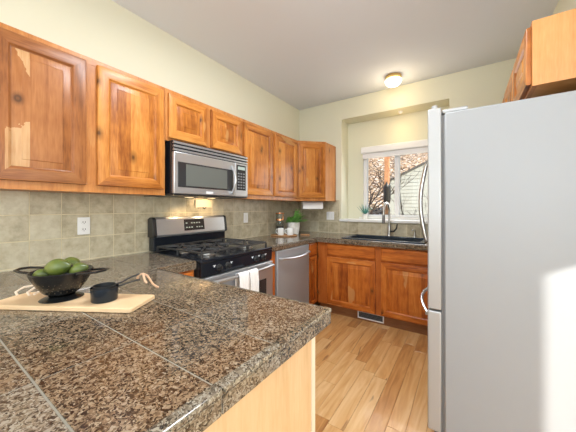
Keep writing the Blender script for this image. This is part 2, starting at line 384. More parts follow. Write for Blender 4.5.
        return o

def tag(o, label, cat, group=None, kind=None):
    o['label'] = label; o['category'] = cat
    if group: o['group'] = group
    if kind: o['kind'] = kind
    return o
def thing(name, label, cat, loc=(0, 0, 0), rz=0, group=None):
    o = bpy.data.objects.new(name, None); COL.objects.link(o); o.empty_display_size = .1
    o.location = loc; o.rotation_euler = (0, 0, rz)
    return tag(o, label, cat, group)
def struct(o, label=None, cat=None):
    o['kind'] = 'structure'
    if label: o['label'] = label
    if cat: o['category'] = cat
    return o
def copy_thing(root, loc, label, rz=None):
    r = root.copy(); COL.objects.link(r); r.location = loc; r['label'] = label
    if rz is not None: r.rotation_euler = (0, 0, rz)
    for ch in list(root.children):
        c = ch.copy(); COL.objects.link(c); c.parent = r
        for g in ch.children:
            d = g.copy(); COL.objects.link(d); d.parent = c
    return r
def arc(p0, p1, bulge, n=12):
    """points from p0 to p1 bowed by the vector bulge"""
    p0, p1, b = Vector(p0), Vector(p1), Vector(bulge)
    return [p0.lerp(p1, t) + b * math.sin(math.pi * t) for t in [i / n for i in range(n + 1)]]

# ------------------------------------------------------------------ the room
WX, WY, CH = -2.1482, 3.5043, 2.787
RX = .56                 # right wall of the kitchen
BX, BY = 2.6, -3.6       # right and rear wall of the dining side
T = .12
# floor planks along y
mb = MB(); mb.box(WX - T, BX + T, BY - T, WY + T, -.06, -.003, 1)
x = WX; rng = random.Random(3)
while x < BX:
    wd = .098; y = BY - rng.random() * .8
    while y < WY:
        ln = rng.uniform(.45, 1.25)
        a, b = max(y, BY), min(y + ln, WY)
        if b - a > .03: mb.tile(x, min(x + wd - .0012, BX), a, b - .0012, 0, .004, .0012, 0)
        y += ln
    x += wd
struct(mb.build('floor', ['floor', 'gap'], smooth=0), 'orange-brown hickory plank floor', 'floor')
mb = MB(); mb.box(WX - T, BX + T, BY - T, WY + .42, CH, CH + .1)
struct(mb.build('ceiling', 'ceil', smooth=0), 'plain white flat ceiling', 'ceiling')
mb = MB(); mb.box(WX - T, WX, BY - T, WY + T, -.05, CH)
wl = struct(mb.build('wall_left', 'wall', smooth=0), 'pale yellow wall behind the hung cabinets and range', 'wall')

# back wall with the window alcove
NX0, NX1, NZ0, NZ1, ND = -1.455, -.160, 1.09, 2.512, .25
WN = (-1.231, -.335, 1.142, 2.129)      # window opening x0,x1,z0,z1
def wall_hole(mb, x0, x1, z0, z1, hx0, hx1, hz0, hz1, y0, y1):
    mb.box(x0, hx0, y0, y1, z0, z1); mb.box(hx1, x1, y0, y1, z0, z1)
    mb.box(hx0, hx1, y0, y1, z0, hz0); mb.box(hx0, hx1, y0, y1, hz1, z1)
mb = MB()
wall_hole(mb, WX, RX + T, -.05, CH, NX0, NX1, NZ0, NZ1, WY, WY + ND)
wall_hole(mb, NX0 - .1, NX1 + .1, NZ0 - .1, NZ1 + .1, *WN, WY + ND, WY + ND + .13)
wb = struct(mb.build('wall_back', 'wall', smooth=0), 'pale yellow back wall with the deep window alcove', 'wall')
mb = MB(); mb.box(RX, RX + T, 1.52, WY + T, -.05, CH)
struct(mb.build('wall_right', 'wall', smooth=0), 'pale yellow wall above the cabinet over the refrigerator', 'wall')
mb = MB(); mb.box(RX + T, BX + T, 1.52, 1.52 + T, -.05, CH)
struct(mb.build('wall_dining_end', 'wall', smooth=0))
# dining side: right wall with the patio door, rear wall with the wide window
PD = (-.519, 1.38, .02, 2.305)
mb = MB()
for (a, b, c, d) in ((BY - T, PD[0], -.05, CH), (PD[1], 1.52, -.05, CH), (PD[0], PD[1], PD[3], CH), (PD[0], PD[1], -.05, PD[2])):
    mb.box(BX, BX + T, a, b, c, d)
struct(mb.build('wall_dining_side', 'wall', smooth=0))
mb = MB(); wall_hole(mb, WX - T, BX + T, -.05, CH, -1.9, 1.5, .5, 2.4, BY - T, BY)
struct(mb.build('wall_rear', 'wall', smooth=0))
mb = MB()
for (a, b, c, d) in ((PD[0], PD[0] + .06, PD[2], PD[3]), (PD[1] - .06, PD[1], PD[2], PD[3]), (PD[0], PD[1], PD[3] - .06, PD[3]), (PD[0], PD[1], PD[2], PD[2] + .05)):
    mb.box(BX + .02, BX + .09, a, b, c, d)
do = struct(mb.build('door_1', 'vinyl', smooth=0))
mb = MB(); mb.box(BX + .05, BX + .056, PD[0] + .06, PD[1] - .06, PD[2] + .05, PD[3] - .06); mb.build('glass', 'pane', do, smooth=0)
mb = MB()
for (a, b, c, d) in ((-1.9, -1.84, .5, 2.4), (1.44, 1.5, .5, 2.4), (-1.84, 1.44, 2.34, 2.4), (-1.84, 1.44, .5, .56), (-.23, -.17, .56, 2.34)):
    mb.box(a, b, BY - .09, BY - .02, c, d)
wi = struct(mb.build('window_2', 'vinyl', smooth=0))
mb = MB(); mb.box(-1.84, 1.44, BY - .056, BY - .05, .56, 2.34); mb.build('glass', 'pane', wi, smooth=0)

# kitchen window
x0, x1, z0, z1 = WN; ya, yb = WY + ND + .02, WY + ND + .09
mb = MB(); fw = .05
mb.box(x0, x0 + fw, ya, yb, z0, z1); mb.box(x1 - fw, x1, ya, yb, z0, z1); mb.box(x0 + fw, x1 - fw, ya, yb, z1 - fw, z1); mb.box(x0 + fw, x1 - fw, ya, yb, z0, z0 + fw * .7)
win = struct(mb.build('window_1', 'vinyl', bevel=.003, smooth=0), 'white framed sliding window in the alcove above the sink', 'window')
mb = MB(); mb.box(-.805, -.745, ya - .005, yb, z0 + fw * .7, z1 - fw); mb.build('mullion', 'vinyl', win, bevel=.003, smooth=0)
mb = MB(); mb.box(x0 + fw, -.805, ya + .03, ya + .036, z0 + fw * .7, z1 - fw); mb.box(-.745, x1 - fw, ya + .03, ya + .036, z0 + fw * .7, z1 - fw)
mb.build('glass', 'pane', win, smooth=0)
# sill of the alcove
mb = MB(); mb.box(NX0 + .001, NX1 - .001, WY - .001, WY + ND - .001, NZ0, NZ0 + .028); mb.box(NX0 - .02, NX1 + .02, WY - .035, WY - .001, NZ0 - .006, NZ0 + .028)
struct(mb.build('trim_1', 'white', bevel=.004), 'white sill board along the bottom of the alcove', 'sill')
mb = MB(); mb.box(x0 - .05, x1 + .05, WY + ND - .018, WY + ND - .001, z0 - .02, z0 - .001)
struct(mb.build('trim_2', 'white', bevel=.003), 'narrow white apron under the kitchen window', 'trim')

# tiled splashbacks
def splash(name, parent, u0, u1, z0, z1, lines_u, lines_z, Tm):
    mb = MB(); mb.box(u0, u1, z0, z1, 0, .004, 1, Tm)
    us = [u0] + [a for a in lines_u if u0 + .01 < a < u1 - .01] + [u1]; zs = [z0] + [a for a in lines_z if z0 + .01 < a < z1 - .01] + [z1]
    for i in range(len(us) - 1):
        for j in range(len(zs) - 1):
            mb.tile(us[i] + .0026, us[i + 1] - .0026, zs[j] + .0026, zs[j + 1] - .0026, .0062, .003, .001, 0, Tm)
    return mb.build(name, ['tile', 'tgrout'], parent, smooth=0)
ZL = [1.076 - .1525, 1.076, 1.229, 1.382]
TL = Matrix(((0, 0, 1, WX), (1, 0, 0, 0), (0, 1, 0, 0), (0, 0, 0, 1)))      # (u, z, n) -> (WX+n, u, z)
TB = Matrix(((1, 0, 0, 0), (0, 0, -1, WY), (0, 1, 0, 0), (0, 0, 0, 1)))     # (u, z, n) -> (u, WY-n, z)
splash('backsplash', wl, -.35, WY, .90, 1.385, [.442 + .1505 * k for k in range(-8, 30)], ZL, TL)
splash('backsplash', wb, WX + .009, NX0 - .03, .90, 1.385, [WX + .1505 * k + .04 for k in range(30)], ZL, TB)
splash('backsplash', wb, NX0 - .03, RX, .90, NZ0 - .008, [WX + .1505 * k + .04 for k in range(30)], ZL, TB)

# ------------------------------------------------------------------ cabinets
DT = .020
def door_mesh(parent, x, z, wd, ht, stile=.058, mats=('alder', 'alder_rail'), name='door', y=0.0, ajar=0, label=None):
    """framed raised-panel door, front at y-DT"""
    mb = MB(); f = y - DT
    mb.loops(wd, ht, [(0, y - .0005), (0, f + .005), (.002, f + .0015), (.006, f), (stile, f), (stile + .004, f + .003), (stile + .008, f + .009), (stile + .012, f + .0105)], 0, 1, back=True, cap=False, x0=x, z0=z)
    d = mb.build(name, list(mats), parent, smooth=25)
    s = stile + .0115; mb = MB()
    mb.loops(wd - 2 * s, ht - 2 * s, [(0, f + .0115), (.004, f + .0100), (.034, f + .0035), (.037, f + .0010), (.040, f + .0008)], 0, 0, x0=x + s, z0=z + s)
    mb.build('raised_panel', mats[0], d, smooth=25)
    return d
def drawer_mesh(parent, x, z, wd, ht, mats, name='drawer_front'):
    mb = MB(); mb.loops(wd, ht, [(0, -.0005), (0, -DT + .007), (.004, -DT + .003), (.010, -DT), (.014, -DT)], 0, 0, back=True, x0=x, z0=z)
    return mb.build(name, mats[1], parent, smooth=25)
def upper(name, label, loc, rz, wd, ht, dp, doors, frame='alder_frame', mats=('alder', 'alder_rail'), side=None, z0d=.042, z1d=.030, first=None):
    t = thing(name, label, 'cabinet', loc, rz)
    mb = MB(); mb.box(0, wd, .02, dp, 0.006, ht); mb.build('carcass', side or frame, t, bevel=.001, smooth=0)
    mb = MB(); st = .04                                 # face frame
    mb.box(0, st, 0, .0199, 0, ht); mb.box(wd - st, wd, 0, .0199, 0, ht); mb.box(st, wd - st, 0, .0199, 0, st + .01); mb.box(st, wd - st, 0, .0199, ht - st, ht)
    for i in range(len(doors) - 1):
        a, b = doors[i][1], doors[i + 1][0]; mb.box(a - .02, b + .02, 0, .0199, st + .01, ht - st)
    mb.build('face_frame', frame, t, bevel=.001, smooth=0)
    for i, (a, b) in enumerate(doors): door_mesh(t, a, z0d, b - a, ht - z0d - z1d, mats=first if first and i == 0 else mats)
    return t
UX = -1.8055; UB, UT = 1.361, 2.140; UD = UX - WX - .009
y0 = .20
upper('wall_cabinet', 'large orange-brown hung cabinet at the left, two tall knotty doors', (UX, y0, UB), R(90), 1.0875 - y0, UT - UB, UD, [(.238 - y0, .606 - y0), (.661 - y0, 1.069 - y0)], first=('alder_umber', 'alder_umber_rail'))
y0 = 1.0895
upper('wall_cabinet', 'short hung cabinet with two small doors above the microwave', (UX, y0, 1.762), R(90), 1.8735 - y0, UT - 1.762, UD, [(1.108 - y0, 1.452 - y0), (1.494 - y0, 1.861 - y0)], z0d=.022, z1d=.034)
y0 = 1.8755
upper('wall_cabinet', 'hung cabinet with two narrow doors, right of the microwave', (UX, y0, UB), R(90), 2.890 - y0, UT - UB, UD, [(1.889 - y0, 2.355 - y0), (2.392 - y0, 2.868 - y0)])
# diagonal corner cabinet
t = thing('corner_wall_cabinet', 'hung corner cabinet set at an angle, one door facing into the room', 'cabinet', (WX, WY, UB))
h = UT - UB
A, B = Vector((.342, -.612, 0)), Vector((.612, -.342, 0))
mb = MB(); mb.prism([(.009, -.011), (.009, -.610), (.342, -.610), (.610, -.342), (.610, -.009)], .004, h); mb.build('carcass', 'alder_frame', t, bevel=.001, smooth=0)
mb = MB(); mb.box(.582, .6105, -.3405, -.0105, 0, h - .001)
Ld = (B - A).length; holder = MB()
holder.box(0, .03, -.002, .012, 0, h); holder.box(Ld - .03, Ld, -.002, .012, 0, h); holder.box(.03, Ld - .03, -.002, .012, 0, .05); holder.box(.03, Ld - .03, -.002, .012, h - .04, h)
ff = holder.build('face_frame', 'alder_frame', t, bevel=.001, smooth=0, loc=A, rz=R(45))
d = door_mesh(t, .014, .042, Ld - .028, h - .072, y=-.003); d.location = A; d.rotation_euler = (0, 0, R(45))
# cabinets on the right wall
t = upper('wall_cabinet', 'light orange cabinet over the refrigerator, plain side panel toward us', (.254, 2.56, 1.838), R(-90), .90, .305, RX - .256, [(.02, .44), (.465, .885)], side='maple_end', z0d=.015, z1d=.02)
mb = MB(); mb.box(.9, .9035, 0.001, RX - .256, .001, .303); mb.build('side_panel', 'maple_end', t, smooth=0)
upper('wall_cabinet', 'tall hung cabinet in the far right corner past the refrigerator', (.254, 3.488, UB), R(-90), .925, UT - UB, RX - .256, [(.02, .45), (.475, .905)])

def base(name, label, loc, rz, wd, dp, fronts, drawers, toe=.115, ht=.858, trec=.055):
    t = thing(name, label, 'cabinet', loc, rz)
    mb = MB(); z_ = ht - .002; mb.box(0, .016, .02, dp, toe, z_); mb.box(wd - .016, wd, .02, dp, toe, z_); mb.box(.016, wd - .016, dp - .012, dp, toe, z_); mb.box(.016, wd - .016, .02, dp - .012, toe, toe + .016); mb.build('carcass', 'base_frame', t, smooth=0)
    mb = MB(); mb.box(0, wd, 0.0, .0199, toe, ht); mb.build('face_frame', 'base_frame', t, bevel=.001, smooth=0)
    mb = MB(); mb.box(0, wd, trec, trec + .015, 0, toe - .0005); mb.box(.01, wd - .01, trec + .0155, dp - .02, .02, toe - .0005); mb.build('toe_kick', 'toe', t, smooth=0)
    for a, b, c, e in fronts: door_mesh(t, a, c, b - a, e - c, mats=('base', 'base_rail'), stile=.055 if b - a > .2 else .035)
    for a, b, c, e in drawers: drawer_mesh(t, a, c, b - a, e - c, ('base', 'base_rail'))
    return t
CX = -1.525; CD = CX - WX - .01
base('base_cabinet', 'short base cabinet squeezed between peninsula and left side of range', (CX, .812, 0), R(90), 1.126 - .812, CD, [(.07, .295, .125, .69)], [(.07, .295, .71, .846)])
t = thing('filler_cabinet', 'narrow reddish wood upright between range and dishwasher', 'cabinet', (CX, 1.9135, 0), R(90))
mb = MB(); mb.box(0, .1265, 0, CD, 0, .856); mb.build('side_panel', 'base_frame', t, bevel=.001, smooth=0)
base('base_cabinet', 'slim base cabinet with drawer and door, right of dishwasher', (CX, 2.678, 0), R(90), .225, CD, [(.012, .195, .125, .69)], [(.012, .195, .71, .846)])
YB = 2.904
x0 = -1.518
base('sink_base_cabinet', 'wide reddish base cabinet below the sink, two doors and drawer fronts', (x0, YB, 0), 0, 1.375, WY - YB - .01,
     [(-1.385 - x0, -.812 - x0, .125, .69), (-.754 - x0, -.175 - x0, .125, .69)], [(-1.385 - x0, -.815 - x0, .71, .846), (-.754 - x0, -.175 - x0, .71, .846)])
base('base_cabinet', 'base cabinet in the back corner hidden past the refrigerator', (-.141, YB, 0), 0, .695, WY - YB - .01, [(.02, .5, .125, .69)], [(.02, .5, .71, .846)])
# peninsula carcass
PX, PY = -.398, .868
t = thing('peninsula_cabinet', 'pale maple panelled peninsula base below the front granite counter', 'cabinet', (0, 0, 0))
mb = MB(); mb.box(WX + .01, PX - .062, -.06, .805, 0, .857); mb.build('carcass', 'maple', t, smooth=0)
mb = MB(); mb.box(PX - .0615, PX - .043, -.062, .796, .001, .858); mb.build('end_panel', 'maple', t, bevel=.001, smooth=0)
mb = MB(); mb.box(PX - .0615, PX - .040, .7965, .822, .001, .858); mb.build('corner_trim', 'cream', t, bevel=.002, smooth=0)

# floor register in the toe kick
t = thing('floor_register', 'white framed vent grille low in the kick board below the sink', 'vent', (-1.03, YB + .054, .02))
mb = MB(); mb.loops(.29, .085, [(0, 0), (0, -.006), (.003, -.009), (.011, -.009), (.012, -.004)], 0, 0, cap=False); mb.build('frame', 'plate', t, smooth=0)
mb = MB(); mb.box(.012, .278, -.003, -.001, .012, .073); mb.build('backing', 'slot', t, smooth=0)
mb = MB()
for k in range(4): mb.box(.012, .278, -.006, -.0035, .019 + k * .014, .022 + k * .014)
mb.build('slats', 'gasket', t, smooth=0)

# ------------------------------------------------------------------ granite worktops
CT = .914; GB = .9125
def worktop(name, label, rects, xl, yl, edges):
    """rects of tiles; edges = (axis, fixed, a, b, outward sign): bullnose strip and edge tiles"""
    mb = MB()
    for (xa, xb, ya, yb) in rects: mb.box(xa, xb, ya, yb, .862, GB, 1)
    for (xa, xb, ya, yb) in rects:
        xs = sorted([xa, xb] + [q for q in xl if xa + .012 < q < xb - .012]); ys = sorted([ya, yb] + [q for q in yl if ya + .012 < q < yb - .012])
        for i in range(len(xs) - 1):
            for j in range(len(ys) - 1): mb.tile(xs[i] + .0019, xs[i + 1] - .0019, ys[j] + .0019, ys[j + 1] - .0019, CT, .003, .0008)
    o = mb.build(name, ['granite', 'grout'], smooth=0); tag(o, label, 'countertop')
    nose, apron = MB(), MB()
    for ax, fx, a, b, sg, joints in edges:
        cuts = sorted([a, b] + [q for q in joints if a + .02 < q < b - .02])
        for i in range(len(cuts) - 1):
            p, q = cuts[i] + .0014, cuts[i + 1] - .0014
            prof = [(-.026, .902), (-.026, .9142), (-.006, .9142), (-.0018, .9128), (0, .909), (0, .902)]   # outward offset, z
            ap = [(-.010, .860), (-.010, .8985), (-.002, .8985), (-.002, .860)]
            for m_, pr in ((nose, prof), (apron, ap)):
                k = len(pr); vs = []
                for s_ in (p, q):
                    for d_, z_ in pr: vs.append((fx + sg * d_, s_, z_) if ax == 'y' else (s_, fx + sg * d_, z_))
                m_.add(vs, [tuple(range(k)), tuple(range(k, 2 * k))[::-1]] + [(r_, (r_ + 1) % k, k + (r_ + 1) % k, k + r_) for r_ in range(k)])
        bk = MB(); v0_, v1_ = sorted((fx - sg * .0245, fx - sg * .0045))
        if ax == 'y': bk.box(v0_, v1_, a + .004, b - .004, .8625, .9015)
        else: bk.box(a + .004, b - .004, v0_, v1_, .8625, .9015)
        bk.build('edge_bed', 'grout', o, smooth=0)
    nose.build('edge_trim', 'granite', o, smooth=30); apron.build('edge_tiles', 'granite', o, bevel=.001, smooth=0)
    return o
PL = -.13
xg = [-.735 - .331 * k for k in range(6)]; yg = [-.04, .158, .357, .556]
LX = WX + .645
worktop('countertop', 'large speckled brown granite tile counter of the peninsula in front',
        [(WX + .009, PX - .025, PL, PY - .025), (WX + .009, LX - .025, PY - .025, 1.1315)], xg, yg,
        [('y', PX, PL, PY, 1, [.16, .361, .562]), ('x', PY, LX, PX - .0262, 1, [-.735, -1.066, -1.40]), ('y', LX, PY, 1.1315, 1, [])])
SX0, SX1, SY0, SY1 = -1.185, -.375, 2.945, 3.40
worktop('countertop', 'dark granite tile counter turning the back corner beneath the window',
        [(WX + .009, LX - .025, 1.9125, WY - .009), (LX - .025, SX0, WY - .645 + .025, WY - .009), (SX0, SX1, WY - .62, SY0), (SX0, SX1, SY1, WY - .009), (SX1, RX - .005, WY - .62, WY - .009)],
        [LX - .025 - .305 * k for k in range(1, 4)] + [LX - .025 + .305 * k for k in range(1, 8)], [3.18, 2.875, 2.57, 2.265, 1.96],
        [('y', LX, 1.9125, WY - .645, 1, [2.2, 2.5, 2.8]), ('x', WY - .645, LX - .026, RX - .005, -1, [-1.2, -.9, -.6, -.3, 0, .3])])

# ------------------------------------------------------------------ microwave
t = thing('microwave', 'stainless steel microwave hung over the range', 'microwave', (-1.724, 1.107, 1.363), R(90))
W, H_, D_ = .7655, .397, .406
mb = MB(); mb.box(0, W, .03, D_, .012, H_); mb.build('case', 'black', t, bevel=.003, smooth=0)
mb = MB(); mb.box(-.0, W, .012, D_, 0, .0115); mb.build('underside', 'black_m', t, smooth=0)
for xx in (.28, .52):
    mb = MB(); mb.box(xx, xx + .06, .24, .28, -.003, -.0002); mb.build('task_lamp', 'lens', t, smooth=0)
mb = MB(); mb.box(0.004, W - .004, .012, .0295, .318, .396)
mb.build('vent_backing', 'black', t, smooth=0)
mb = MB()
for k in range(3):
    z = .322 + k * .026; mb.add([(0, .002, z), (W, .002, z), (W, .0, z + .011), (0, 0, z + .011), (0, .010, z + .017), (W, .010, z + .017), (W, .02, z), (0, .02, z)],
           [(0, 1, 2, 3), (3, 2, 5, 4), (4, 5, 6, 7), (7, 6, 1, 0), (0, 3, 4, 7), (1, 6, 5, 2)])
mb.build('vent_louvre', 'steel', t, smooth=0)
mb = MB(); mb.box(0, .600, 0, .0295, .012, .316)
dr = mb.build('door', 'steel', t, bevel=.006)
mb = MB(); mb.box(.030, .572, -.003, -.0003, .060, .244); wq = mb.build('window', 'glassblack', dr, bevel=.001, smooth=0)
mb = MB(); mb.box(.095, .500, -.0055, -.0033, .072, .232); mb.build('viewing_screen', 'meshglass', dr, bevel=.002, smooth=0)
mb = MB(); mb.tube([(.556, -.0035, .035)] + arc((.556, -.014, .043), (.556, -.014, .268), (0, -.036, 0), 12) + [(.556, -.0035, .276)], .0115, 10, flat=1.0); mb.build('handle', 'steel', dr)
mb = MB(); mb.box(.28, .35, -.0022, -.0003, .022, .040); mb.build('badge', 'mark', dr, smooth=0)
mb = MB(); mb.box(.603, W, 0, .0295, .012, .316); cp = mb.build('control_panel', 'steel', t, bevel=.005)
mb = MB(); mb.box(.618, .735, -.003, -.0003, .070, .300); mb.build('keypad', 'glassblack', cp, bevel=.001, smooth=0)
mb = MB()
for r_ in range(6):
    for c_ in range(3): mb.box(.630 + c_ * .034, .652 + c_ * .034, -.0042, -.0031, .086 + r_ * .026, .098 + r_ * .026)
mb.build('key_print', 'keyprint', cp, smooth=0)
mb = MB(); mb.box(.632, .722, -.0042, -.0031, .258, .286); mb.build('clock', 'led', cp, smooth=0)
light('microwave_task_light', 'SPOT', (-1.97, 1.43, 1.352), 3.6, (1, .70, .38), spot_size=R(100), spot_blend=.6, shadow_soft_size=.03, aim=(-.45, 0, -1))
light('microwave_task_light', 'SPOT', (-2.00, 1.68, 1.352), 2.4, (1, .70, .38), spot_size=R(130), spot_blend=.6, shadow_soft_size=.03, aim=(-1, 0, -.7))

# ------------------------------------------------------------------ range
t = thing('gas_range', 'black and stainless gas range with white towels on its oven handle', 'stove', (-1.46, 1.136, 0), R(90))
W = .772; D_ = .675
mb = MB(); mb.box(0, W, .03, D_, .06, .895); mb.build('body', 'black_m', t, bevel=.002, smooth=0)
mb = MB(); mb.box(.02, W - .02, .06, D_ - .02, .0, .0595); mb.build('plinth', 'black_m', t, smooth=0)
mb = MB(); mb.box(-.003, W + .003, -.004, .6, .8955, .922); mb.build('cooktop', 'black', t, bevel=.006)
mb = MB(); mb.add([(0, .004, .805), (W, .004, .805), (W, .0, .895), (0, 0, .895), (0, .0295, .805), (W, .0295, .805), (W, .0295, .895), (0, .0295, .895)],
      [(0, 1, 2, 3), (4, 7, 6, 5), (0, 4, 5, 1), (3, 2, 6, 7), (0, 3, 7, 4), (1, 5, 6, 2)])
cp = mb.build('control_panel', 'black', t, bevel=.003, smooth=0)
for kx in (.150, .232, .548, .638):
    mb = MB(); TT = Matrix.Translation((kx, .001, .848)) @ Matrix.Rotation(R(90), 4, 'X')
    mb.lathe([(0.0, .001), (.024, .001), (.024, .008), (.019, .012), (.017, .026), (.0, .027)], seg=24, T=TT); mb.box(-.0035, .0035, -.019, .019, .027, .032, T=TT)
    mb.build('knob', 'black_m', cp)
for kx in (.110, .272, .508, .590, .678):
    mb = MB(); mb.box(kx - .012, kx + .012, -.0008, .0022, .866, .870); mb.box(kx - .004, kx + .004, -.0008, .0022, .856, .866); mb.build('dial_print', 'mark', cp, smooth=0)
# oven door
mb = MB(); mb.box(.004, W - .004, -.012, .0295, .235, .797); od = mb.build('oven_door', 'steel', t, bevel=.006)
mb = MB(); mb.box(.10, W - .10, -.0145, -.0123, .33, .66); mb.build('window', 'glassblack', od, bevel=.001, smooth=0)
mb = MB(); mb.tube([(.03, -.012, .765)] + arc((.036, -.04, .765), (W - .036, -.04, .765), (0, -.028, 0), 16) + [(W - .03, -.012, .765)], .013, 12); mb.build('handle', 'steel', od)
mb = MB(); mb.box(.004, W - .004, -.010, .0295, .065, .228); mb.build('warming_drawer', 'steel', t, bevel=.006)
# backguard
mb = MB(); mb.box(.012, W - .012, .602, D_ - .004, .9225, 1.0495); mb.build('backguard_base', 'black', t, bevel=.003, smooth=0)
BGP = [(.590, 1.035), (.582, 1.05), (.600, 1.178), (.612, 1.193), (.640, 1.195), (.668, 1.18), (.668, 1.035)]
def extr(mb, x0, x1, pr):
    k = len(pr); return mb.add([(x0, a, b) for a, b in pr] + [(x1, a, b) for a, b in pr], [tuple(range(k)), tuple(range(k, 2 * k))[::-1]] + [(i, (i + 1) % k, k + (i + 1) % k, k + i) for i in range(k)])
bg_ = extr(MB(), .0305, W - .0305, BGP).build('backguard', 'steel', t, smooth=30)
for a, b in ((-.002, .030), (W - .030, W + .002)):
    extr(MB(), a, b, [(.596 if i == 1 else p_[0], p_[1]) for i, p_ in enumerate(BGP)] if 0 else BGP).build('end_cap', 'black_m', bg_, bevel=.003, smooth=30)
mb = MB(); sl = .018 / .13
def bgq(mb, x0, x1, z0, z1, off):
    y = lambda z: .582 + (z - 1.05) * sl - off
    return mb.add([(x0, y(z0), z0), (x1, y(z0), z0), (x1, y(z1), z1), (x0, y(z1), z1), (x0, y(z0) + off * .9, z0), (x1, y(z0) + off * .9, z0), (x1, y(z1) + off * .9, z1), (x0, y(z1) + off * .9, z1)],
                  [(0, 1, 2, 3), (4, 7, 6, 5), (0, 4, 5, 1), (2, 6, 7, 3), (1, 5, 6, 2), (0, 3, 7, 4)])
bgq(mb, .278, .492, 1.072, 1.170, .002).build('display', 'glassblack', bg_, smooth=0)
for r_ in range(2):
    for c_ in range(7):
        if (r_ * 7 + c_) % 5 != 3: bgq(MB(), .294 + c_ * .027, .310 + c_ * .027, 1.095 + r_ * .038, 1.104 + r_ * .038, .0032).build('display_print', 'led', bg_, smooth=0)
# burners and grates
for bx, by, br in ((.17, .155, .048), (.17, .43, .04), (.377, .30, .04), (.585, .155, .05), (.585, .43, .036)):
    mb = MB(); mb.lathe([(0, .9222), (br + .018, .9222), (br + .012, .927), (br, .928), (br, .936), (0, .936)], (bx, by, 0), 28); b_ = mb.build('burner', 'nickel', t)
    mb = MB(); mb.lathe([(0, .9362), (br - .004, .9362), (br - .003, .942), (br - .010, .945), (0, .946)], (bx, by, 0), 28); mb.build('burner_cap', 'iron', b_)
for gx0, gx1 in ((.028, .266), (.274, .480), (.488, .726)):
    mb = MB(); y0_, y1_, zt = .035, .575, .968; g = .0075
    for yy in (y0_, y1_): mb.box(gx0, gx1, yy - g, yy + g, zt - .012, zt)
    for xx in (gx0, gx1): mb.box(xx - g, xx + g, y0_, y1_, zt - .012, zt)
    cx = (gx0 + gx1) / 2
    mb.box(gx0, gx1, .299, .311, zt - .012, zt)
    for cy in ((.167, .443) if gx0 != .274 else (.305,)):
        for k in range(4):
            a = k * math.pi / 2 + math.pi / 4
            Tt = Matrix.Translation((cx, cy, 0)) @ Matrix.Rotation(a, 4, 'Z'); mb.box(.018, .115, -.005, .005, zt - .010, zt + .003, T=Tt)
        mb.box(cx - .005, cx + .005, cy - .13, cy - .03, zt - .012, zt); mb.box(cx - .005, cx + .005, cy + .03, cy + .13, zt - .012, zt)
    for xx in (gx0, gx1):
        for yy in (y0_, y1_, .305): mb.box(xx - .007, xx + .007, yy - .007, yy + .007, .9222, zt - .012)
    mb.build('grate', 'iron', t, bevel=.002)
# towels over the oven handle
def dish_towel(label, ya, yb, drop, back, dx=0.0, ph=0):
    mb = MB(); n = 14; segs = []
    xf, xb, zt = -1.386 - dx, -1.424, .7835 + dx
    path = [(xb - .002, zt - back)] + [(xb - .001, zt - .02)] + [(-1.405 + .019 * math.cos(a), zt - .014 + .019 * math.sin(a)) for a in [math.pi - i * math.pi / 6 for i in range(7)]] + [(xf + .004, zt - .05 - k * (drop - .05) / 8) for k in range(9)]
    vs = []; fs = []
    for j in range(n + 1):
        y = ya + (yb - ya) * j / n; hump = -.0  # follow the bow of the bar
        bow = .024 * math.sin(math.pi * (y - 1.173) / .682)
        for i, (x_, z_) in enumerate(path):
            vs.append((x_ + bow - .007 + (.004 * math.sin(j * 1.35 + ph) if i > 9 else 0), y, z_))
    k = len(path)
    for j in range(n):
        for i in range(k - 1): fs.append((j * k + i, j * k + k + i, j * k + k + i + 1, j * k + i + 1))
    mb.add(vs, fs); o = mb.build('dish_towel', ['towel'], smooth=60)
    sd = o.modifiers.new('thick', 'SOLIDIFY'); sd.thickness = .004; sd.offset = 1
    return tag(o, label, 'towel', None)
dish_towel('white dish towel over the oven handle, left of two', 1.400, 1.500, .40, .2)
dish_towel('white dish towel over the oven handle, right of two', 1.508, 1.608, .42, .2, 0, 2)

# ------------------------------------------------------------------ dishwasher
t = thing('dishwasher', 'stainless steel dishwasher with bowed bar handle', 'dishwasher', (-1.505, 2.046, 0), R(90))
W = .626
mb = MB(); mb.box(.004, W - .004, .032, .56, .10, .855); mb.build('tub', 'black_m', t, smooth=0)
mb = MB(); mb.box(.004, W - .004, .0, .0315, .115, .852); dd = mb.build('door', 'steel_v', t, bevel=.006)
mb = MB(); mb.box(.01, W - .01, .07, .09, .0, .0995); mb.build('kick_plate', 'black_m', t, smooth=0)
mb = MB(); mb.tube([(.035, -.0005, .775)] + arc((.045, -.03, .775), (W - .045, -.03, .775), (0, -.03, -.012), 16) + [(W - .035, -.0005, .775)], .013, 10); mb.build('handle', 'steel', dd)

# ------------------------------------------------------------------ sink and tap
t = thing('kitchen_sink', 'dark blue-black sink set in the counter under the window', 'sink', (0, 0, 0))
sx0, sx1, sy0, sy1 = -1.215, -.345, 2.915, 3.432
mb = MB(); hz = .927
def ring_frame(mb, o, i, z0, z1):
    (a, b, c, d), (e, f, g, h) = o, i
    mb.box(a, b, c, g, z0, z1); mb.box(a, b, h, d, z0, z1); mb.box(a, e, g, h, z0, z1); mb.box(f, b, g, h, z0, z1)
ring_frame(mb, (sx0, sx1, sy0, sy1), (sx0 + .045, sx1 - .045, sy0 + .045, sy1 - .085), .9145, hz); 
mb.build('rim', 'sinkrim', t, bevel=.005)
for nm, a, b in (('basin', sx0 + .046, sx1 - .046),):
    c, d = sy0 + .046, sy1 - .086; mb = MB()
    mb.box(a - .006, a, c - .006, d + .006, .73, .913); mb.box(b, b + .006, c - .006, d + .006, .73, .913); mb.box(a, b, c - .006, c, .73, .913); mb.box(a, b, d, d + .006, .73, .913); mb.box(a, b, c, d, .724, .7299)
    mb.build(nm, 'sink', t, smooth=0)
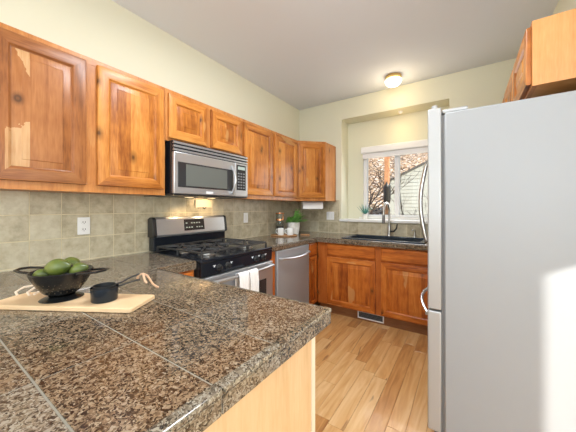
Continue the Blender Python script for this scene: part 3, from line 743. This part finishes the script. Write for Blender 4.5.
FX, FY = -.785, 3.388
t = thing('kitchen_tap', 'tall brushed nickel gooseneck tap at the back of the sink', 'tap', (FX, FY, .9275))
mb = MB(); mb.lathe([(0, 0), (.028, 0), (.027, .012), (.021, .02), (.019, .11), (.016, .13), (0, .13)], seg=24); mb.build('body', 'nickel', t)
pts = [(0, 0, .12), (0, 0, .24), (0, 0, .30)] + [(-.012 * (1 - math.cos(a)), -.085 + .085 * math.cos(a), .30 + .105 * math.sin(a)) for a in [i * math.pi / 12 for i in range(1, 13)]] + [(-.024, -.172, .255)]
mb = MB(); mb.tube(pts, .0125, 14); mb.build('spout', 'nickel', t)
mb = MB(); mb.tube([(-.024, -.172, .262), (-.024, -.176, .20), (-.024, -.179, .165)], [.0145, .018, .0165], 16); mb.build('spray_head', 'gasket', t)
mb = MB(); mb.tube([(.015, 0, .055), (.055, -.004, .06), (.085, -.008, .095), (.095, -.01, .15)], [.014, .012, .009, .007], 10); mb.build('lever', 'black_m', t)
t = thing('soap_dispenser', 'small nickel soap pump at the right end of the sink', 'soap dispenser', (-.50, 3.388, .9275))
mb = MB(); mb.lathe([(0, 0), (.021, 0), (.02, .01), (.012, .016), (.011, .05), (0, .05)], seg=20); mb.build('collar', 'nickel', t)
mb = MB(); mb.tube([(0, 0, .049), (0, 0, .085), (-.01, -.03, .092), (-.02, -.07, .082)], [.008, .009, .007, .006], 10); mb.build('nozzle', 'nickel', t)

# ------------------------------------------------------------------ refrigerator
t = thing('refrigerator', 'big light grey refrigerator with bottom freezer at the right', 'refrigerator', (-.173, 1.6, 0))
FW = .905
mb = MB(); mb.box(.078, .722, 0, FW, .03, 1.768); mb.build('cabinet', 'fridge', t, bevel=.008)
mb = MB(); mb.box(.0645, .0775, .012, FW - .012, .09, 1.76); mb.build('gasket', 'gasket', t, smooth=0)
mb = MB(); mb.box(0, .064, 0, FW, .731, 1.800); ud = mb.build('door', 'fridge_door', t, bevel=.007, seg=3)
mb = MB(); mb.box(0, .064, 0, FW, .085, .722); fd = mb.build('freezer_drawer', 'fridge_door', t, bevel=.007, seg=3)
mb = MB(); mb.box(.03, .08, .02, FW - .02, .015, .075); mb.build('kick_grille', 'gasket', t, smooth=0)
for xx in (.12, .66):
    for yy in (.06, FW - .06):
        mb = MB(); mb.lathe([(0, 0), (.02, 0), (.02, .0295), (0, .0295)], (xx, yy, 0), 14); mb.build('foot', 'black_m', t)
hy = .06
mb = MB(); mb.tube([(-.0005, hy, 1.105)] + arc((-.012, hy, 1.09), (-.012, hy, 1.515), (-.030, 0, 0), 16) + [(-.0005, hy, 1.50)], .011, 12); mb.build('handle', 'nickel', ud)
mb = MB(); mb.tube([(-.0005, .10, .672)] + arc((-.012, .085, .675), (-.012, FW - .085, .675), (-.068, 0, 0), 18) + [(-.0005, FW - .10, .672)], .012, 12); mb.build('handle', 'chrome', fd)
mb = MB(); mb.box(.066, .18, .015, .085, 1.7685, 1.790); hg = mb.build('hinge_cover', 'fridge_door', t, bevel=.006)
mb = MB(); mb.lathe([(0, 0), (.016, 0), (.016, .018), (.013, .022), (0, .022)], (.030, .035, 1.8005), 20); mb.build('hinge_pin', 'fridge_door', t)

# ------------------------------------------------------------------ ceiling lamp, alcove puck light
t = thing('ceiling_lamp', 'round lit ceiling lamp with brass rim near the window alcove', 'lamp', (-.697, 3.20, CH))
mb = MB(); mb.lathe([(0, -.001), (.086, -.001), (.090, -.010), (.088, -.036), (.082, -.040), (0, -.040)], seg=40); mb.build('base', 'brass', t)
mb = MB(); mb.lathe([(0, -.118), (.03, -.116), (.058, -.106), (.080, -.086), (.092, -.062), (.092, -.050), (.080, -.0405), (0, -.0405)], seg=40); mb.build('shade', 'bowl', t)
light('alcove_warm_fill', 'POINT', (-.70, WY + .06, NZ1 - .22), 1.0, (1, .70, .33), shadow_soft_size=.06)  # warm fill added below the puck fitting to yellow the alcove walls
light('ceiling_lamp_light', 'POINT', (-.697, 3.20, CH - .20), 3.0, (1, .78, .48), shadow_soft_size=.09)
t = thing('puck_light', 'tiny white fitting in the ceiling of the window alcove', 'light', (-.70, WY + .12, NZ1))
mb = MB(); mb.lathe([(0, -.0005), (.028, -.0005), (.026, -.012), (.012, -.03), (0, -.03)], seg=20); mb.build('housing', 'plate', t)

# ------------------------------------------------------------------ blind, plates, roll, hook
t = thing('roller_blind', 'white rolled up blind at the top of the kitchen window', 'blind', (0, WY + ND - .09, 0))
mb = MB(); mb.box(-1.235, -.33, 0, .085, 2.034, 2.124); mb.build('cassette', 'blind', t, bevel=.012, seg=3)
mb = MB(); mb.box(-1.222, -.343, .04, .043, 1.978, 2.0335); bl = mb.build('fabric', 'blind', t, smooth=0)
mb = MB(); mb.box(-1.222, -.343, .035, .048, 1.963, 1.9778); mb.build('bottom_bar', 'blind', t, bevel=.003)

def outlet(label, loc, rz, kind='outlet'):
    t = thing('wall_outlet' if kind == 'outlet' else 'light_switch', label, 'outlet' if kind == 'outlet' else 'switch', loc, rz)
    wd = .072 if kind != 'double' else .118
    mb = MB(); mb.box(-wd / 2, wd / 2, -.006, 0, -.058, .058); p = mb.build('cover_plate', 'plate', t, bevel=.004)
    if kind == 'outlet':
        for zz in (-.024, .024):
            mb = MB(); mb.lathe([(0, 0), (.017, 0), (.016, .002), (0, .002)], seg=20, T=Matrix.Translation((0, -.0062, zz)) @ Matrix.Rotation(R(90), 4, 'X')); mb.build('receptacle', 'plate', p)
            mb = MB(); mb.box(-.008, -.005, -.0095, -.0083, zz - .003, zz + .007); mb.box(.005, .008, -.0095, -.0083, zz - .003, zz + .007); mb.box(-.002, .002, -.0095, -.0083, zz - .011, zz - .007); mb.build('slots', 'slot', p, smooth=0)
    else:
        for xx in ((-.023, .023) if kind == 'double' else (0,)):
            mb = MB(); mb.add([(xx - .016, -.0065, -.033), (xx + .016, -.0065, -.033), (xx + .016, -.0105, .033), (xx - .016, -.0105, .033), (xx - .016, -.0062, -.033), (xx + .016, -.0062, -.033), (xx + .016, -.0062, .033), (xx - .016, -.0062, .033)],
                              [(0, 1, 2, 3), (0, 4, 5, 1), (2, 6, 7, 3), (1, 5, 6, 2), (0, 3, 7, 4)]); mb.build('rocker', 'ceramic', p, smooth=0)
    return t
outlet('white double outlet on the tiles above the colander', (WX + .0079, .709, 1.150), R(90))
outlet('white plate on the tiles just right of the range', (WX + .0079, 2.287, 1.157), R(90), 'rocker')
outlet('square white switch plate on back wall tiles, left of window', (-1.622, WY - .0079, 1.160), 0, 'double')
t = thing('hook_plate', 'pale plate with dark hook on the tiles below the microwave', 'hook', (WX + .0079, 1.69, 1.31), R(90))
mb = MB(); mb.box(-.10, .10, -.012, 0, -.038, .040); p = mb.build('plate', 'cream', t, bevel=.004)
mb = MB(); mb.tube([(-.02, -.014, -.034), (0, -.018, -.046), (.02, -.014, -.034)], .004, 8); mb.build('hook', 'black_m', t)

DQ = Vector((1, 1, 0)).normalized()
c = Vector((WX, WY, 0)) + (A + B) / 2
rc = c + Vector((-.5, .5, 0)) * .2 + DQ * .05
t = thing('paper_towel_holder', 'roll of white paper towel hung under the corner cabinet', 'paper towel', (rc.x, rc.y, UB), R(45))
mb = MB(); mb.box(-.15, -.143, -.02, .02, -.085, -.0005); mb.box(.143, .15, -.02, .02, -.085, -.0005); mb.tube([(-.143, 0, -.062), (.143, 0, -.062)], .008, 10); mb.box(-.15, .15, -.02, .02, -.006, -.0004); mb.build('bracket', 'nickel', t, smooth=30)
mb = MB(); Tt = Matrix.Translation((-.138, 0, -.058)) @ Matrix.Rotation(R(90), 4, 'Y'); mb.lathe([(.012, 0), (.050, 0), (.050, .276), (.012, .276), (.012, 0)], seg=32, T=Tt); mb.box(-.138, .138, -.0515, -.0495, -.100, -.058); mb.build('roll', 'paper', t, smooth=35)

# ------------------------------------------------------------------ front counter: board, colander, fruit, cups
bang = math.atan2(.258, .445)
ex, ey = Vector((math.cos(bang), math.sin(bang), 0)), Vector((-math.sin(bang), math.cos(bang), 0))
FRc = Vector((-.938, .443, CT))
bw, bl_ = .150, .54
t = thing('cutting_board', 'long pale wooden board under the colander and cups', 'cutting board', FRc - ex * bl_, bang)
poly = [(.012, 0), (bl_ - .008, 0), (bl_, .008), (bl_, bw - .008), (bl_ - .008, bw), (.03, bw), (.008, bw - .02), (0, bw - .045), (0, .012)]
mb = MB(); mb.prism(poly, .0006, .0165); mb.build('board', 'board', t, bevel=.003)
mb = MB()
for q in range(2):
    mb.tube([(.012 + .05 * q, .10, .0175), (-.02 + .05 * q, .12, .022), (-.03 + .05 * q, .16, .030), (.0 + .05 * q, .185, .034), (.045 + .05 * q, .175, .030), (.06 + .05 * q, .135, .020), (.07 + .04 * q, .11, .0185)], .0042, 8)
mb.build('cord_loop', 'cordpale', t)
BT = CT + .0168
CC = Vector((-1.270, .353, BT - .0002))
t = thing('colander', 'black enamel colander with loop handles, holding green fruit', 'colander', CC, bang)
mb = MB(); out = [(.0, .014), (.034, .015), (.054, .026), (.075, .055), (.090, .083), (.0965, .101)]; inn = [(r_ - .003, z_ + .003) for r_, z_ in out[::-1]]; inn[-1] = (0, .016)
mb.lathe(out + [(.098, .1035), (.0955, .1055)] + inn, seg=48); bo = mb.build('bowl', 'colander', t)
mb = MB(); mb.lathe([(.040, .0135), (.044, .010), (.062, .004), (.067, .001), (.064, .0002), (.055, .0002), (.040, .0105), (.036, .0125), (.040, .0135)], seg=40); mb.build('foot_ring', 'colander', t)
for sg in (-1, 1):
    mb = MB(); mb.tube([(sg * .091, -.036, .099), (sg * .126, -.038, .103), (sg * .160, -.028, .106), (sg * .171, 0, .107), (sg * .160, .028, .106), (sg * .126, .038, .103), (sg * .091, .036, .099)], .0056, 8, flat=.8); mb.build('handle', 'colander', t)
mb = MB()
for rr, zz, cnt in ((.0595, .0335, 22), (.0665, .0435, 26), (.0745, .0545, 28), (.080, .0665, 30)):
    for k in range(cnt):
        a = 2 * math.pi * (k + .5 * (cnt % 4)) / cnt
        Tt = Matrix.Rotation(a, 4, 'Z') @ Matrix.Translation((rr + .0005, 0, zz)) @ Matrix.Rotation(R(50), 4, 'Y')
        mb.lathe([(0, .0006), (.0014, .0006), (.0014, -.002), (0, -.002)], seg=8, T=Tt)
mb.build('drain_holes', 'bronze', bo, smooth=0)

def fruit(label, off, L, r, rz, tilt):
    mb = MB(); prof = []
    n = 18
    for i in range(n + 1):
        t_ = i / n; z = -L / 2 + L * t_
        s_ = math.sin(math.pi * t_) ** .72 * (1.0 - .22 * t_)
        prof.append((max(r * s_ * 1.1, 0.0), z))
    Tm = Matrix.Rotation(rz, 4, 'Z') @ Matrix.Rotation(tilt, 4, 'Y')
    mb.lathe(prof, seg=28, T=Tm)
    w_ = CC + ex * off[0] + ey * off[1] + Vector((0, 0, off[2]))
    f_ = mb.build('avocado', 'avocado', None, loc=w_, smooth=80); tag(f_, label, 'fruit', 'green fruit in the colander')
    mb = MB(); e_ = Tm @ Vector((0, 0, L / 2)); mb.tube([e_ * .97, e_ * 1.05], [.004, .003], 8); mb.build('stem', 'bark', f_)
fruit('big green avocado at the top front of the pile in the colander', (.008, -.024, .121), .094, .032, bang + .15, R(84))
fruit('green avocado lying behind the top one in the colander', (.004, .034, .116), .092, .032, bang - .3, R(86))
fruit('green avocado leaning at the right rim of the colander', (.062, .006, .108), .068, .025, bang + .35, R(78))
fruit('small green avocado peeping over the left front rim', (-.048, -.032, .094), .062, .022, bang + .2, R(85))

def cup(label, loc, rr, hh, mat, hang, hl, tilt):
    t = thing('measuring_cup', label, 'measuring cup', loc, hang)
    mb = MB(); mb.lathe([(0, .0005), (rr * .93, .0005), (rr * .97, .003), (rr, hh - .002), (rr + .0015, hh), (rr - .001, hh), (rr - .003, .006), (rr * .85, .0035), (0, .0035)], seg=40); mb.build('cup', mat, t)
    mb = MB(); mb.tube([(rr - .001, 0, hh - .004), (rr + .02, 0, hh + .001), (rr + hl * .6, 0, hh + tilt * .6), (rr + hl, 0, hh + tilt)], [.0065, .0055, .0055, .007], 8, flat=.55); mb.build('handle', 'black_m', t)
    return t
cup('blue-black measuring cup on the wooden board, outer of the nested pair', (-1.106, .431, BT), .043, .050, 'cupblue', R(62), .072, .012)
cup('smaller black measuring cup nested inside the outer one', (-1.106, .431, BT + .0045), .036, .052, 'black_m', R(74), .078, .022)
cr, cu = Vector((.829, .559, 0)), Vector((0, 0, 1))
tip = Vector((-1.068, .548, BT + .070)); mb = MB()
mb.tube([tip + cr * a_ + cu * b_ + Vector((-.2, .3, 0)) * c_ for a_, b_, c_ in ((-.018, -.010, 0), (-.012, .004, -.02), (.004, .009, 0), (.018, .001, .01), (.028, -.018, .02), (.036, -.034, .03), (.048, -.044, .03), (.058, -.050, .04))], .0045, 8, flat=.6)
mb.tube([tip + cr * a_ + cu * b_ + Vector((-.2, .3, 0)) * c_ for a_, b_, c_ in ((.004, .009, 0), (.010, -.002, -.02), (.014, -.016, -.02), (.022, -.026, -.02))], .004, 8, flat=.6)
tag(mb.build('leather_cord', 'leather'), 'tan leather cord tied through the measuring cup handles', 'cord')

# ------------------------------------------------------------------ coffee corner
TC = Vector((-1.945, 2.79, CT))
t = thing('serving_tray', 'oval wooden tray under the two white mugs in the corner', 'tray', TC, R(34))
mb = MB(); mb.lathe([(0, .0006), (.163, .0006), (.170, .006), (.168, .016), (.161, .017), (.156, .011), (0, .011)], seg=48, sy=.72); mb.build('dish', 'tray', t)
TT_ = CT + .0113
def mug(label, loc, rz):
    t = thing('mug', label, 'mug', loc, rz, 'white mugs on the tray')
    mb = MB(); mb.lathe([(0, .0004), (.033, .0004), (.038, .004), (.041, .03), (.041, .088), (.0395, .0905), (.037, .088), (.037, .012), (.030, .007), (0, .007)], seg=36); mb.build('body', 'ceramic', t)
    mb = MB(); mb.tube([(-.039, 0, .074), (-.056, 0, .076), (-.068, 0, .060), (-.067, 0, .040), (-.055, 0, .024), (-.039, 0, .022)], .0055, 10); mb.build('handle', 'ceramic', t)
    return t
ma = mug('left white mug, in front of the glass jar', (-1.955, 2.735, TT_), R(8))
copy_thing(ma, (-1.852, 2.795, TT_), 'right white mug, in front of the fern pot', R(20))
t = thing('glass_canister', 'tall clear glass jar with copper bands behind the left mug', 'jar', (-2.035, 2.832, TT_))
mb = MB(); mb.lathe([(.0, .001), (.050, .001), (.052, .006), (.052, .262), (.049, .266), (.049, .007), (0, .007)], seg=36); mb.build('jar', 'jar', t)
mb = MB(); mb.lathe([(0, .0075), (.0482, .0075), (.0482, .105), (0, .105)], seg=30); mb.build('coffee', 'coffee', t)
mb = MB(); mb.lathe([(.0522, .180), (.056, .181), (.056, .203), (.0522, .204), (.0522, .180)], seg=36); mb.build('band', 'copper', t)
mb = MB(); mb.lathe([(0, .2665), (.058, .2665), (.060, .271), (.059, .283), (.02, .286), (0, .286)], seg=36); mb.build('lid', 'copper', t)
mb = MB(); mb.tube([(.056, -.01, .185), (.056, -.01, .268)], .004, 8); mb.build('strut', 'copper', t)

PC = Vector((-1.940, 3.012, CT + .0003))
t = thing('potted_fern', 'bushy green fern in a white ribbed pot on the corner counter', 'plant', PC)
mb = MB(); n_ = 48; prof = [(.0, .0), (.060, .0), (.068, .004), (.080, .075), (.084, .150), (.083, .165), (.077, .165), (.074, .142), (0, .142)]
mb.lathe(prof, seg=n_); po = mb.build('pot', 'pot', t)
mb = MB(); mb.lathe([(0, .1425), (.073, .1425), (.065, .148), (0, .152)], seg=24); mb.build('soil', 'soil', t)
rng = random.Random(11); fo = MB()
def leaflet(mb, base, dirv, nrm, L, wd):
    side = dirv.cross(nrm).normalized(); ts = [0, .3, .65, 1.0]; ws = [.15, 1, .75, .03]; vs = []
    for t_, w_ in zip(ts, ws):
        c_ = base + dirv * L * t_ - nrm * (L * .22 * t_ * t_)
        vs += [c_ - side * wd * w_ * .5, c_ + side * wd * w_ * .5]
    mb.add(vs, [(0, 1, 3, 2), (2, 3, 5, 4), (4, 5, 7, 6)])
for k in range(95):
    a = rng.uniform(0, 2 * math.pi); el = rng.uniform(.5, 1.4); L = rng.uniform(.12, .21)
    if math.cos(a) < -.25 or math.sin(a) < -.8: L *= .5
    hd = Vector((math.cos(a), math.sin(a), 0)); p = Vector((0, 0, .15)) + hd * rng.uniform(0, .045); pts = []
    d = (hd * math.cos(el) + Vector((0, 0, math.sin(el)))).normalized()
    for q in range(8):
        pts.append(p.copy()); p = p + d * L / 7; d = (d - Vector((0, 0, .13))).normalized()
    fo.tube(pts, [.0022] * 7 + [.001], 4)
    for q in range(1, 8):
        dr_ = (pts[q] - pts[q - 1]).normalized(); sd_ = dr_.cross(Vector((0, 0, 1))); sd_ = sd_.normalized() if sd_.length > .01 else Vector((1, 0, 0)); nr = sd_.cross(dr_)
        s2 = .046 * (1 - .08 * q)
        for sg in (-1, 1): leaflet(fo, pts[q], (sd_ * sg + dr_ * .55 + Vector((0, 0, rng.uniform(-.2, .3)))).normalized(), nr, s2, s2 * .46)
fo.build('foliage', 'leaf', t, smooth=0)
t = thing('wooden_coaster', 'small flat wooden slab beside the fern pot', 'coaster', (-1.76, 3.01, CT), R(20))
mb = MB(); mb.prism([(-.05, -.03), (.055, -.03), (.06, -.02), (.06, .025), (.05, .033), (-.052, .03), (-.058, .0)], .0005, .014); mb.build('slab', 'tray', t, bevel=.003)

# succulent on the sill
t = thing('potted_succulent', 'little teal succulent in a pale pot at the left of the window', 'plant', (-1.16, WY + .11, NZ0 + .0283))
mb = MB(); mb.lathe([(0, 0), (.028, 0), (.031, .004), (.036, .06), (.037, .072), (.033, .072), (.031, .062), (0, .062)], seg=28); mb.build('pot', 'pot', t)
fo = MB(); rng = random.Random(5)
for k in range(26):
    a = k * 2.4; el = .6 + .75 * (k / 26); L = rng.uniform(.10, .16)
    d = Vector((math.cos(a) * math.cos(el), math.sin(a) * math.cos(el), math.sin(el))); b0 = Vector((0, 0, .062))
    fo.tube([b0, b0 + d * L * .4, b0 + d * L * .75 + Vector((0, 0, .006)), b0 + d * L + Vector((0, 0, .016))], [.003, .0050, .0035, .0008], 6, flat=.6)
fo.build('foliage', 'teal', t, smooth=50)

# ------------------------------------------------------------------ outside
mb = MB(); n = 34; vs = []; fs = []
for j in range(n + 1):
    for i in range(n + 1):
        x_ = -26 + 44 * i / n; y_ = 7.5 + 30 * j / n
        z_ = -.4 + max(0, (y_ - 11)) * .46 + .35 * noise.noise(Vector((x_ * .5, y_ * .5, 3))) + (-.12 * (x_ + 2) if y_ > 12 else 0)
        vs.append((x_, y_, z_))
for j in range(n):
    for i in range(n): fs.append((j * (n + 1) + i, j * (n + 1) + i + 1, (j + 1) * (n + 1) + i + 1, (j + 1) * (n + 1) + i))
mb.add(vs, fs); struct(mb.build('hillside', 'hill', smooth=60), 'dry tan hillside outside beyond the window', 'hill')
mb = MB(); mb.box(-26, 18, 3.9, 9.5, -.6, -.35); mb.box(2.75, 18, -12, 3.9, -.6, -.35); mb.box(-26, 2.75, -12, -3.75, -.6, -.35)
struct(mb.build('ground', 'ground', smooth=0), 'patchy winter ground outside', 'ground')
t = thing('neighbour_house', 'pale sided house with sloping roof edge outside the window', 'house', (0, 9, -.35))
hx0, hx1, rx, ez, rz_ = -2.1, 6.2, 2.05, 2.50, 4.42
gable = [(hx0, 0), (hx1, 0), (hx1, ez), (rx, rz_), (hx0, ez)]
mb = MB(); mb.add([(x_, 0, z_) for x_, z_ in gable] + [(x_, 5, z_) for x_, z_ in gable], [(0, 1, 2, 3, 4), (9, 8, 7, 6, 5)] + [(i, 5 + i, 5 + (i + 1) % 5, (i + 1) % 5) for i in range(5)])
k = 0; z = .0
while z < rz_ - .2:
    a = hx0 if z + .11 < ez else hx0 + (z + .11 - ez) / (rz_ - ez) * (rx - hx0); b = hx1 if z + .11 < ez else hx1 - (z + .11 - ez) / (rz_ - ez) * (hx1 - rx)
    mb.add([(a, -.022, z), (b, -.022, z), (b, -.003, z + .11), (a, -.003, z + .11), (a, 0, z), (b, 0, z)], [(0, 1, 2, 3), (0, 4, 5, 1)]); z += .11
mb.build('siding', 'siding', t, smooth=0)
mb = MB(); fb = MB()
for sx, ex_ in ((hx0, rx), (hx1, rx)):
    dx = (sx - ex_) * .035; dz = (ez - rz_) * .035
    a = (sx + dx, ez + dz); b = (ex_, rz_)
    mb.add([(a[0], -.06, a[1]), (b[0], -.06, b[1]), (b[0], 5.3, b[1]), (a[0], 5.3, a[1]), (a[0], -.06, a[1] + .03), (b[0], -.06, b[1] + .03), (b[0], 5.3, b[1] + .03), (a[0], 5.3, a[1] + .03)],
           [(0, 1, 2, 3), (4, 7, 6, 5), (0, 4, 5, 1), (2, 6, 7, 3), (1, 5, 6, 2), (0, 3, 7, 4)])
    fb.add([(a[0], -.085, a[1] - .03), (b[0], -.085, b[1] - .03), (b[0], -.085, b[1] + .03), (a[0], -.085, a[1] + .03), (a[0], -.055, a[1] - .03), (b[0], -.055, b[1] - .03), (b[0], -.055, b[1] + .03), (a[0], -.055, a[1] + .03)],
           [(0, 1, 2, 3), (4, 7, 6, 5), (0, 4, 5, 1), (2, 6, 7, 3), (1, 5, 6, 2), (0, 3, 7, 4)])
mb.build('roof', 'shingle', t, smooth=0); fb.build('fascia', 'fascia', t, smooth=0)
t = thing('wooden_post', 'orange wooden post with dark fitting seen through the window', 'post', (-1.40, 5.85, -.35))
mb = MB(); mb.box(-.045, .045, -.045, .045, 0, 4.2); mb.build('shaft', 'post', t, bevel=.004, smooth=0)
mb = MB(); mb.lathe([(0, 1.70), (.06, 1.72), (.075, 1.80), (.075, 2.05), (.05, 2.15), (.03, 2.25), (0, 2.27)], seg=16); mb.build('fitting', 'black_m', t)
def tree(name, label, loc, seed, h, r, depth):
    rng = random.Random(seed); mb = MB()
    def br(p, d, L, r_, k):
        pts = [p.copy()]; dd = d.copy(); m_ = 5
        for i in range(m_):
            dd = (dd + Vector((rng.uniform(-.22, .22), rng.uniform(-.22, .22), rng.uniform(-.05, .16)))).normalized(); pts.append(pts[-1] + dd * L / m_)
        mb.tube(pts, [r_ * (1 - .5 * i / m_) for i in range(m_ + 1)], 5)
        if k <= 0: return
        for c_ in range(rng.randint(3, 4)):
            i = rng.randint(2, m_); a = rng.uniform(0, 2 * math.pi); side = Vector((math.cos(a), math.sin(a), rng.uniform(.1, .8))).normalized()
            br(pts[i], (dd * .5 + side).normalized(), L * rng.uniform(.55, .75), r_ * .5, k - 1)
    br(Vector((0, 0, 0)), Vector((0, 0, 1)), h, r, depth)
    return tag(mb.build(name, 'bark', None, loc=loc), label, 'tree')
tree('bare_tree', 'leafless dark tree behind the left pane of the window', (-2.32, 7.5, -.4), 4, 1.6, .075, 4)
tree('bare_tree', 'thin leafless tree in front of the pale house', (-1.42, 6.9, -.4), 9, 1.5, .03, 4)
tree('bare_bush', 'low tangle of bare twigs at the bottom of the left pane', (-2.02, 6.45, -.4), 21, .9, .05, 3)
